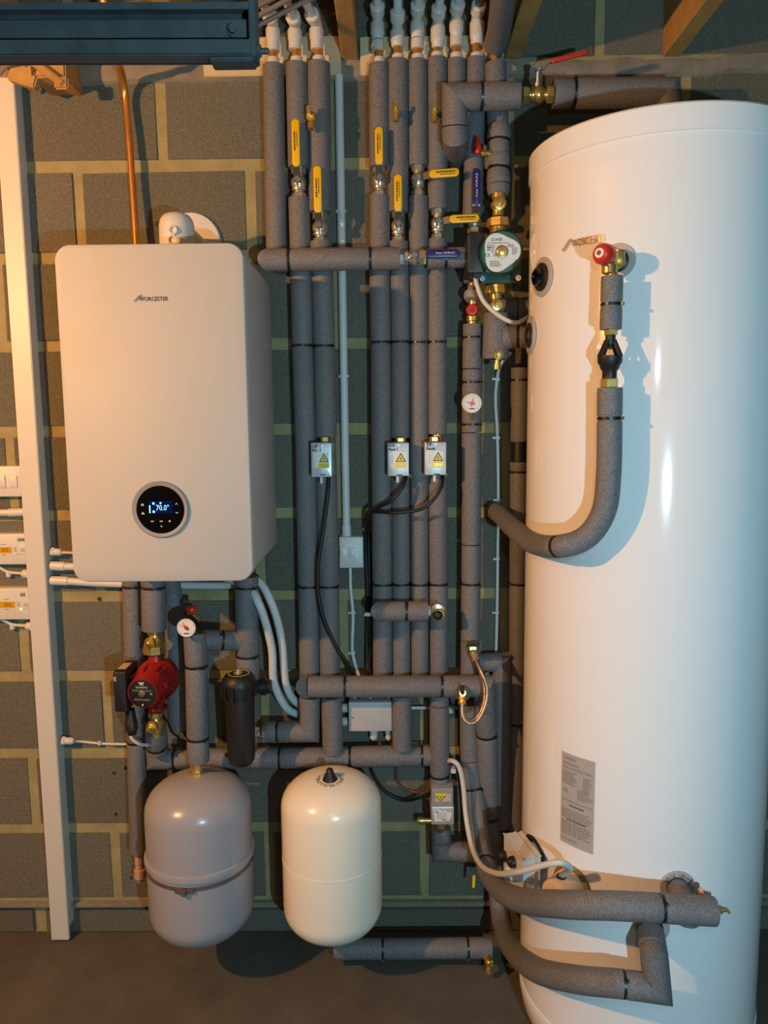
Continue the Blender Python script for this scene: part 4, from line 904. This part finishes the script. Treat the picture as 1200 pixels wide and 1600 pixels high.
P, n, k = port(848, 433, 30, 21); obj('port_plug', lt(P+n*.002, n, [(0, 14*k), (.016, 13*k), (.018, 9*k), (.010, 7*k)], 24), GLASS, tank)
P, n, k = port(829, 524, 30, 19)
# logo badge
P = on_tank(912, 377); f = tanksurf(P); k = px(1, P)*1.28
bd = text('logo_lettering', 'WORCESTER', lambda u, v, h=0: f(u+6*k, v, h), 9*k, LOGOG, tank, 46*k, h=.0022, bold=.012)
swoosh(lambda u, v, h=0: f(u*1.15+.0, v*1.2+.001, h+.002), k, LOGOG, tank)
# data label
P = on_tank(901, 1254); f = tanksurf(P); q0 = on_tank(876, 1230); q1 = on_tank(926, 1280); Lw = TR*abs(math.atan2(q1.y-TY, q1.x-TX)-math.atan2(q0.y-TY, q0.x-TX)); Lh = on_tank(876, 1172).z-on_tank(876, 1313).z
def lab(u0, v0): return lambda u, v, h=0: f(u+u0*Lw, v+v0*Lh, h)
patch('data_label', f, Lw, Lh, LBLG, tank, .0005, 10)
text('label_lettering', 'WORCESTER', lab(-.24, .445), .0055, INK, tank, .030)
for (u0, v0, w_, h_, n_, sd) in ((-.2, .39, .5, .03, 2, 1), (0, .345, .9, .03, 2, 2), (-.2, .235, .5, .15, 8, 3), (.30, .22, .25, .16, 8, 4), (.25, .09, .45, .11, 6, 5), (0, -.015, .9, .02, 1, 6), (0, -.16, .92, .11, 6, 7), (0, -.32, .92, .15, 8, 8), (-.2, -.445, .5, .03, 2, 9)):
    lines('printed_text', lab(u0, v0), w_*Lw, h_*Lh, n_, INKG, tank, .42, .0009, sd, (.08, .22))
lines('printed_heading', lab(0, -.06), .45*Lw, .014*Lh, 1, INK, tank, .9, .0009, 3, (.1, .2)); lines('printed_heading', lab(0, -.225), .6*Lw, .014*Lh, 1, INK, tank, .9, .0009, 4, (.1, .2))
text('label_lettering', 'CE', lab(-.36, .09), .007, INK, tank, .012)
# immersion heater with cap
P = on_tank(893, 1383); n = radial(P); k = px(1, P)
t = thing('immersion_heater', 'round cream immersion heater cap low on the cylinder front', 'heater', P)
obj('flange', lt(P-n*.002, n, [(0, 33*k), (.004, 33*k), (.008, 29*k)], 32), mat('olive_gasket', (.22, .17, .06), .6), t)
obj('terminal_cap', lt(P, n, [(0, 27*k), (.052, 26*k), (.0600, 25*k), (.0655, 22.5*k), (.066, 21*k), (.066, 0)], 32), mat('cream_plastic', (.80, .66, .52), .45), t)
obj('warning_mark', bx(P+n*.0668-Z*.008, (.016, .0006, .012), (n.cross(Z), n, Z)), INKG, t)
obj('cable_entry', lt(P+n*.040+Z*22*k, Z, [(-.01, .010), (.010, .010)], 12), BLACK, t)
ce = P+n*.040+Z*(22*k+.008)
tag(obj('heater_cable', sweep(nb(), route([at(690, 1190, -.05), at(707, 1189, -.13), at(718, 1200, -.14), at(724, 1230, -.145), at(728, 1275, -.165), at(737, 1322, -.225), at(752, 1352, -.33), at(778, 1365, -.45), at(810, 1362, -.55), at(848, 1352, -.60), at(876, 1348, -.62), at(891, 1357, -.60), ce], 0, True), .0066, 14), WPL), 'thick cream cable curving round to the immersion heater cap', 'cable')
tag(obj('cable_clip', bx(at(708, 1202, -.10), (.014, .03, .012), bev=.002), WPL), 'small white clip under the start of the thick cream cable', 'clip')
# thermostat box
t = thing('thermostat_box', 'pale grey thermostat box with black knobs beside the cylinder', 'control box', V((.272, -.45, .45)))
ax = V((.252, -.968, 0)).normalized(); sx = V((.968, .252, 0)).normalized()
PALE = mat('pale_box_plastic', (.62, .60, .56), .45)
tc_ = V((.272, -.45, .4865))
obj('box_lid', bx(tc_+sx*.0135-Z*.020, (.027, .103, .117), (sx, ax, Z), .0025, 3), PALE, t)
obj('box_body', bx(tc_+sx*.0345-Z*.0205, (.0150, .102, .116), (sx, ax, Z), .0025, 3), PALE, t)
for px_, py_, yy_ in ((791, 1337, -.405), (806, 1346, -.455)):
    q = at(px_, py_, yy_); q = q+sx*((tc_-q).dot(sx)); obj('knob', lt(q+sx*.002, -sx, [(0, .013), (.012, .0125), (.017, .008)], 18), BLACK, t)
obj('gasket', sweep(nb(), route([at(826, 1308, -.40), at(838, 1313, -.43), at(849, 1332, -.46), at(852, 1356, -.48)], 0, True), .0075, 10), BLACK, t)
tag(obj('thermostat_cable', sweep(nb(), route([at(792, 1356, -.42), at(798, 1370, -.44), at(806, 1388, -.45), at(812, 1405, -.45)], 0, True), .0042, 10), WPL), 'thin white cable under the thermostat box', 'cable')
tag(obj('earth_tag', sweep(nb(), [at(741, 1368, -.14), at(740, 1386, -.14)], .004, 8), LBLY), 'small yellow and green tag behind the sweeping pipe', 'tag')
# stub between cold inlet port and the lagged pipe
e = thing('lagged_stub', 'short lagged elbow between cold inlet port and forward pipe', 'pipe', Pc)
e0 = Pc+nc*.006; e1 = Pc+nc*.062+V((.0, 0, -.004))
obj('foam_sleeve', sweep(nb(), route([e0, e1, e1-Z*.028], .02), .0225, 20), FOAM, e)
obj('brass_collar', lt(at(1092, 1392, -.685), X, [(0, .006), (.006, .010)], 4), TAN, e)
obj('brass_union', lt(Pl, nl, [(0, .017), (.02, .017), (.02, .011), (.03, .011)], 8), BRASS, thing('brass_union', 'brass union just inside the lower cylinder port', 'pipe fitting', Pl), 25)
# temperature relief valve, tundish and discharge pipe
t = thing('relief_valve', 'brass relief valve with red cap on the cylinder front', 'valve', Pr)
ax_ = Pr+nr*.052; hv = V((ax_.x, ax_.y, ax_.z))
obj('valve_body', lathe(lt(Pr, nr, [(0, .017), (.018, .017), (.020, .013), (.06, .014), (.066, .012)], 20), hv+Z*.004, -Z, [(0, .012), (.018, .012), (.020, .0145), (.034, .0145), (.036, .010)], 16), BRASS, t)
bm = hexnut(nb(), Pr+nr*.018, nr, .014, .022); obj('hex_nut', bm, BRASS, t, 20)
rc = hv+nr*.012; rd_ = (nr+V((-.25, 0, 0))).normalized()
obj('red_cap', lt(rc, rd_, [(0, .017), (.004, .0195), (.022, .019), (.030, .014), (.032, .011)], 24), REDC, t)
obj('cap_centre', lt(rc+rd_*.0305, rd_, [(0, .0095), (.003, .0085), (.003, .005)], 16), LBLW, t); obj('cap_screw', lt(rc+rd_*.031, rd_, [(0, .0045), (.003, .0045)], 12), DGREY, t)
yv = hv.y
xq = to_px(hv)[0]
p = pipe('lagged_pipe', 'short upright lagged pipe between red capped valve and tundish', [(956.5, 432, yv), (954, 515, yv)], .0202, ties=[(955, 476)])
stub(p, (957, 424, yv), (956.5, 436, yv), .0095)
t = thing('tundish', 'black open sided tundish between two brass nuts', 'tundish', at(953, 560, yv)); k = px(1, at(953, 560, yv))
zz = lambda y_: at(953, y_, yv).z
cx_ = at(953, 560, yv).x
obj('top_nut', hexnut(nb(), V((cx_+.0005, yv, zz(524))), Z, zz(514)-zz(524), .0125), BRASS, t, 20)
obj('top_socket', lt((cx_, yv, zz(538)), Z, [(0, .009), (zz(524)-zz(538), .0095)], 18), BLACK, t)
bm = nb()
for sg in (-1, 1):
    for sy_ in (-1, 1):
        sweep(bm, [V((cx_+sg*.0055, yv+sy_*.003, zz(532))), V((cx_+sg*.0172, yv+sy_*.009, zz(558)))], .0052, 8)
obj('open_arm', bm, BLACK, t)
obj('drip_nozzle', lt((cx_, yv, zz(546)), Z, [(0, .003), (.012, .004)], 10), BLACK, t)
obj('cup', lt((cx_, yv, zz(592)), Z, [(0, .0135), (zz(580)-zz(592), .0135), (zz(577)-zz(592), .0165), (zz(570)-zz(592), .0195), (zz(567)-zz(592), .0225), (zz(556)-zz(592), .0228), (zz(556)-zz(592), .019), (zz(566)-zz(592), .015)], 28), BLACK, t)
obj('lower_nut', hexnut(nb(), V((cx_, yv, zz(607))), Z, zz(591)-zz(607), .0165), BRASS, t, 20)
pipe('lagged_pipe', 'lagged discharge pipe hooking under the tundish and back to the wall', [(953, 606, yv), (952.5, 652, yv), (951, 740, yv), (943, 800, yv+.01), (915, 840, yv+.025), (872, 854, yv+.05), (832, 848, -.43), (803, 826, -.28), (783, 806, -.12), (770, 797, -.03)], .0236, ties=[(953, 653), (872, 854)], smooth=True)
# ================================================================== TOP BEND WITH RED LEVER, PUMP COLUMN
YT = -.165
pipe('lagged_pipe', 'fat horizontal lagged bend in front of the risers, turning back to the wall', [(712, 243, -.03), (711, 214, YT+.015), (711, 152, YT), (812, 150, YT)], .0315, ties=[(752, 151)], cuts=[(711, 199)], mitre=True)
pipe('lagged_pipe', 'horizontal lagged pipe running to the cylinder top behind the red lever', [(864, 146, YT+.03), (1040, 145, YT+.03), (1050, 190, YT+.03)], .0345, ties=[(896, 146)])
v = ball_valve('red lever valve on the horizontal pipe above the cylinder', (840, 148, YT+.015), X, V((1, .0, .22)), REDC, r=.0185, L=.075, hl=.118, lift=.050, m=BRASS, front=V((0, -.25, .97)).normalized())
p = thing('wrapped_fittings', 'bulky foam wrapped fittings above the green pump', 'pipe', at(779, 250, YP-.035))
def wrap(x, y0, y1, r0, r1, dx=0):
    a = at(x, y0, YP-.035); b = at(x+dx, y1, YP-.035); L = (a-b).length; obj('foam_sleeve', lt(a, b-a, [(0, r0*.93), (.006, r0), (L-.006, r1), (L, r1*.92)], 24), FOAM, p, 50)
wrap(780, 196, 219, .028, .031); wrap(779, 221, 241, .029, .0275, 1); wrap(780, 242, 262, .0310, .0300); wrap(779, 265, 288, .0285, .0305); wrap(779, 289, 306, .0300, .0265, -1)
for y_, r_ in ((220, .0290), (263.5, .0290)): obj('cable_tie', lt(at(779.5, y_+2, YP-.035), Z+V((.12, 0, 0)), [(0, r_*.8), (0, r_), (.005, r_), (.005, r_*.8)], 24), TIE, p)
obj('side_bulge', lt(at(768, 252, YP-.03), V((-1, -.2, 0)), [(-.01, .02), (.012, .019), (.016, .012)], 16), FOAM, p)
t = thing('red_tap', 'small red tap lever beside the wrapped fittings', 'tap', at(748, 228, -.12))
obj('red_lever', lt(at(747, 240, -.13), V((-.03, -.1, 1)), [(0, .008), (.012, .0085), (.035, .0045), (.040, .002)], 12), REDC, t)
obj('tap_body', lathe(sweep(nb(), [at(747, 238, -.12), at(766, 240, -.115)], .007, 12), at(757, 236, -.118), Z, [(-.012, .006), (.012, .006)], 10), BRASS, t)
YG = -.12
pump_valve('brass pump valve above the green pump', 779, 303, 338, YG, nut=349, r=.0185)
tt = pump_valve('brass pump valve below the green pump', 775, 460, 496, YG, nut=453, r=.0165)
t = thing('green_pump', 'dark green circulator pump with silver dial label by the cylinder', 'pump', at(783, 400, YG))
c0 = at(778, 402, YG)
bm = lt(c0+Y*.05, NY, [(0, .03), (.01, .045), (.045, .05)], 28); za = at(778, 352, YG).z-c0.z; zb_ = c0.z-at(776, 447, YG).z
lathe(bm, c0+Z*.03, Z, [(0, .024), (za-.03, .018)], 18); lathe(bm, c0-Z*.03, -Z, [(0, .030), (.02, .020), (zb_-.032, .017)], 18)
obj('brass_volute', bm, mat('cast_brass', (.52, .40, .17), .4, .8, bump=.2, bscale=200), t)
mf = at(784, 394, -.235); mb = V((c0.x, YG-.0, c0.z+.0)); mdir = (mf-mb).normalized(); Lm = (mf-mb).length
obj('motor_flange', bx(c0+NY*.018+V((.002, 0, -.018)), (.104, .018, .096), bev=.008), GREEN, t)
for sx_ in (-1, 1): obj('bolt', lt(c0+NY*.026+V((sx_*.044+.002, 0, -.056)), NY, [(0, .007), (.006, .007), (.006, .0035), (.003, .003)], 14), STEEL, t)
obj('motor_housing', lt(mb, mdir, [(0, .044), (.02, .0485), (Lm*.55, .0505), (Lm*.9, .0510), (Lm*.97, .0495), (Lm, .046)], 40), GREEN, t)
u_ = (X-mdir*X.dot(mdir)).normalized(); v_ = mdir.cross(u_); v_ = v_ if v_.z > 0 else -v_
def gs(u, v, h=0): return mf+u_*u+v_*v+mdir*h
out = []
for i in range(60):
    a_ = 2*math.pi*i/60; tri = .0415+.0050*math.cos(3*(a_-math.radians(5))); out.append((tri*math.cos(a_)-.002, tri*math.sin(a_)))
bm = nb(); bm.faces.new([bm.verts.new(gs(a, b, .0006)) for a, b in out]); obj('dial_label', bm, SILVER, t, 0)
text('label_lettering', 'DAB', lambda u, v, h=0: gs(u-.012, v+.0285, h), .007, INK, t, .024, h=.0012)
text('label_lettering', 'CE', lambda u, v, h=0: gs(u-.033, v-.006, h), .007, INK, t, .011, h=.0012)
for (uu_, vv_, w_, h_, n_, sd) in ((-.008, .0205, .05, .003, 1, 1), (-.026, .013, .018, .008, 2, 2), (.020, .014, .016, .008, 2, 3), (.031, .002, .015, .016, 5, 4), (-.020, .004, .006, .010, 3, 5), (-.012, -.026, .03, .014, 4, 6), (-.016, -.006, .006, .008, 2, 8)):
    lines('printed_text', lambda u, v, h=0, a=uu_, b=vv_: gs(u+a, v+b, h), w_, h_, n_, INKG, t, .5, .0012, sd)
bm = nb()
for i in range(8):
    bm.faces.new([bm.verts.new(gs(-.034+x_*.0012+(i % 4)*.0023, .004+y_*.0016+(i//4)*.0045, .0012)) for x_, y_ in ((0, 0), (1.2, 0), (1.2, 1.8), (0, 1.8))])
obj('label_symbol', bm, INK, t, 0)
obj('speed_knob', lt(mf+mdir*.0005-u_*.000+v_*.001, mdir, [(0, .0135), (.001, .0135), (.0012, .012), (.004, .012), (.005, .0105)], 24), BRASS, t); obj('knob_rim', lt(mf+mdir*.0004+v_*.001, mdir, [(0, .0145), (.0012, .0145), (.0012, .0125)], 24), INK, t)
a = at(731, 364, -.20); b = at(757, 426, -.20)
obj('terminal_box', plate(V(((a.x+b.x)/2, -.10, (a.z+b.z)/2)), b.x-a.x, a.z-b.z, .10, .004, .005), DGREY, t); obj('box_bridge', bx(at(762, 395, -.14), (.04, .05, .06), bev=.004), GREEN, t)
obj('cable_gland', bx(at(745, 429, -.17), (.018, .03, .022), bev=.003), DGREY, t)
cable('lead', None, [(743, 434, -.17), (745, 445, -.175), (755, 470, -.18), (775, 490, -.19), (798, 503, -.19), (812, 503, -.16), (825, 496, -.11)], .0056, WPL, parent=t)
# tee to the cylinder
p = thing('lagged_tee', 'fat lagged tee under the green pump feeding the cylinder side', 'pipe', at(776, 555, YG))
obj('foam_sleeve', lt(at(776, 490, YG), at(774, 556, YG)-at(776, 490, YG), [(0, .031), (.004, .033), (.105, .033), (.112, .031)], 28), FOAM, p)
a = at(786, 527, YG-.01); 
obj('foam_sleeve', lt(a, V((1, -.25, 0)), [(0, .028), (.03, .030), (.036, .027)], 24), FOAM, p); obj('foam_sleeve', lt(a+V((.041, -.010, 0)), V((1, -.25, 0)), [(0, .027), (.003, .030), (.022, .030), (.026, .027)], 24), FOAM, p)
obj('cable_tie', lt(a+V((.036, -.009, 0)), V((1, -.25, 0)), [(0, .02), (0, .0275), (.005, .0275), (.005, .02)], 24), TIE, p)
obj('pipe_stub', lt(a+V((.06, -.015, 0)), V((1, -.25, 0)), [(0, .014), (.03, .014)], 16), NICKEL, p)
t = thing('drain_tap', 'brass drain tap under the fat lagged tee', 'tap', at(777, 565, -.13))
obj('tap_body', lt(at(778, 555, -.155), NY, [(-.02, .009), (.004, .0115), (.012, .0115), (.013, .008), (.010, .006)], 18), BRASS, t); obj('outlet', lt(at(777, 563, -.15), V((-.05, 0, -1)), [(0, .007), (.008, .007), (.009, .009), (.022, .009)], 14), BRASS, t)
obj('square_key', bx(at(778, 555, -.172), (.004, .012, .012)), BRASS, t)
pipe('lagged_pipe', 'brown lagged pipe running back beside the cylinder behind the lower pump valve', [(782, 484, -.05), (800, 483, -.05), (832, 482, -.055)], .0285, cuts=[(808, 483)], mitre=False)
# pressure reducing elbow and red-capped valve between
t = thing('strainer_elbow', 'grey plastic strainer and elbow under the black pump box', 'pipe fitting', at(740, 455, -.08))
obj('lagged_neck', lt(at(739, 410, -.075), -Z, [(0, .024), (.05, .024), (.052, .021)], 22), FOAM, t)
obj('brass_ring', lt(at(739, 438, -.075), -Z, [(0, .013), (.02, .014)], 16), BRASS, t)
obj('strainer_body', lt(at(741, 447, -.075), V((-.18, -.35, -1)), [(0, .014), (.012, .017), (.020, .017), (.022, .023), (.034, .023), (.040, .018)], 22), MGREY, t)
obj('port_hole', lt(at(742, 450, -.105), NY, [(0, .005), (.006, .005), (.006, .003)], 12), BLACK, t)
t = thing('relief_valve', 'red capped brass valve on top of the dial gauge riser', 'valve', at(738, 505, -.08))
obj('valve_body', lt(at(739, 510, -.076), Z, [(0, .014), (.012, .014), (.014, .017), (.026, .017), (.028, .011), (.05, .011), (.10, .012)], 16), BRASS, t)
obj('red_cap', lt(at(737.5, 485, -.105), NY, [(-.02, .012), (0, .0155), (.012, .015), (.016, .012), (.0165, .009)], 10), REDC, t); obj('cap_emblem', lt(at(737.5, 485, -.1212), NY, [(0, .007), (.0012, .007), (.0012, .005)], 14), mat('dark_red', (.30, .01, .01), .5), t)
cable('sensor_cable', 'thin white cable clipped down the wall beside the cylinder', [(797, 552, -.10), (790, 560, -.06), (781, 572, -.03), (776.5, 592, -.012), (774, 625, -.012), (777, 683, -.012), (778.5, 780, -.012), (777.5, 873, -.012), (776.5, 957, -.012), (775, 1020, -.012), (775, 1036, -.03)], .0047, WPIPE, clips=[(776.5, 593), (777, 684), (778.5, 782), (777.5, 873), (776.5, 957)])
pipe('lagged_pipe', 'dark lagged pipe running full height close behind the cylinder', [(813, 575, -.045), (812, 690, -.045)], .0245, ties=[(813, 594)])
p = pipe('lagged_pipe', 'dark lagged pipe low behind the cylinder, below a black gap', [(811, 722, -.045), (810, 910, -.045), (808, 1300, -.045)], .0245, ties=[(811, 738), (810, 912), (809, 1130)], mitre=False)
stub(p, (812, 685, -.045), (811, 730, -.045), .019, BLACK, 'black_stub')
# braided filling loop
t = thing('filling_loop', 'braided steel filling loop between the two lagged pipes', 'hose', at(738, 1015, -.13))
obj('hose', sweep(nb(), route([at(742, 1028, -.16), at(750, 1046, -.185), at(757, 1072, -.195), at(757, 1098, -.205), at(747, 1120, -.215), at(733, 1127, -.22), at(724, 1118, -.22), at(722, 1098, -.21)], 0, True), .0062, 12), BRAID, t)
obj('hose', sweep(nb(), route([at(742, 1028, -.165), at(753, 1052, -.20), at(761, 1076, -.21), at(758, 1102, -.22), at(747, 1124, -.23), at(734, 1130, -.235), at(723, 1120, -.23), at(722, 1098, -.22)], 0, True), .0045, 10), BRAID, t)
obj('hose_nut', lt(at(740, 1019, -.15), at(744, 1033, -.165)-at(740, 1019, -.15), [(0, .010), (.010, .0115), (.012, .009), (.020, .0105), (.024, .008)], 10), NICKEL, t, 25)
obj('hose_nut', lt(at(722, 1086, -.19), V((0, -.3, -1)), [(0, .0095), (.008, .012), (.010, .0095), (.022, .0115), (.026, .008)], 10), BRASS, t, 25)
for x_, y_, yv_, r_ in ((738, 1009, YP-.02, .024), (722, 1079, YH-.01, .026)):
    obj('hole_rim', lt(at(x_, y_, yv_), NY, [(0, r_*.8), (.0265 if y_ < 1050 else .024, r_*.8), (.0275 if y_ < 1050 else .025, r_*.6)], 20), mat('cut_foam', (.12, .11, .10), .9), t)
    obj('valve_stub', sweep(nb(), [at(x_, y_, yv_), at(x_+1, y_+4, yv_-.055)], .009, 12), BRASS, t)
    obj('black_lever', bx(at(x_+1, y_-1, yv_-.064), (.034 if y_ < 1050 else .009, .008, .008 if y_ < 1050 else .024), bev=.002), BLACK, t)
# bits on the walls
tag(obj('loose_cable', sweep(nb(), route([at(0, 115, -.10), at(8, 104, -.12), at(22, 98, -.13), at(40, 99, -.12), at(36, 130, -.06)], 0, True), .0055, 10), GRCABLE), 'grey cable looped over the top of the trunking', 'cable')
tag(obj('loose_cable', sweep(nb(), route([at(-4, 110, -.10), at(4, 100, -.11), at(16, 108, -.10), at(30, 122, -.08), at(48, 140, -.04)], 0, True), .005, 10), GRCABLE), 'second grey cable curling down behind the trunking top', 'cable')
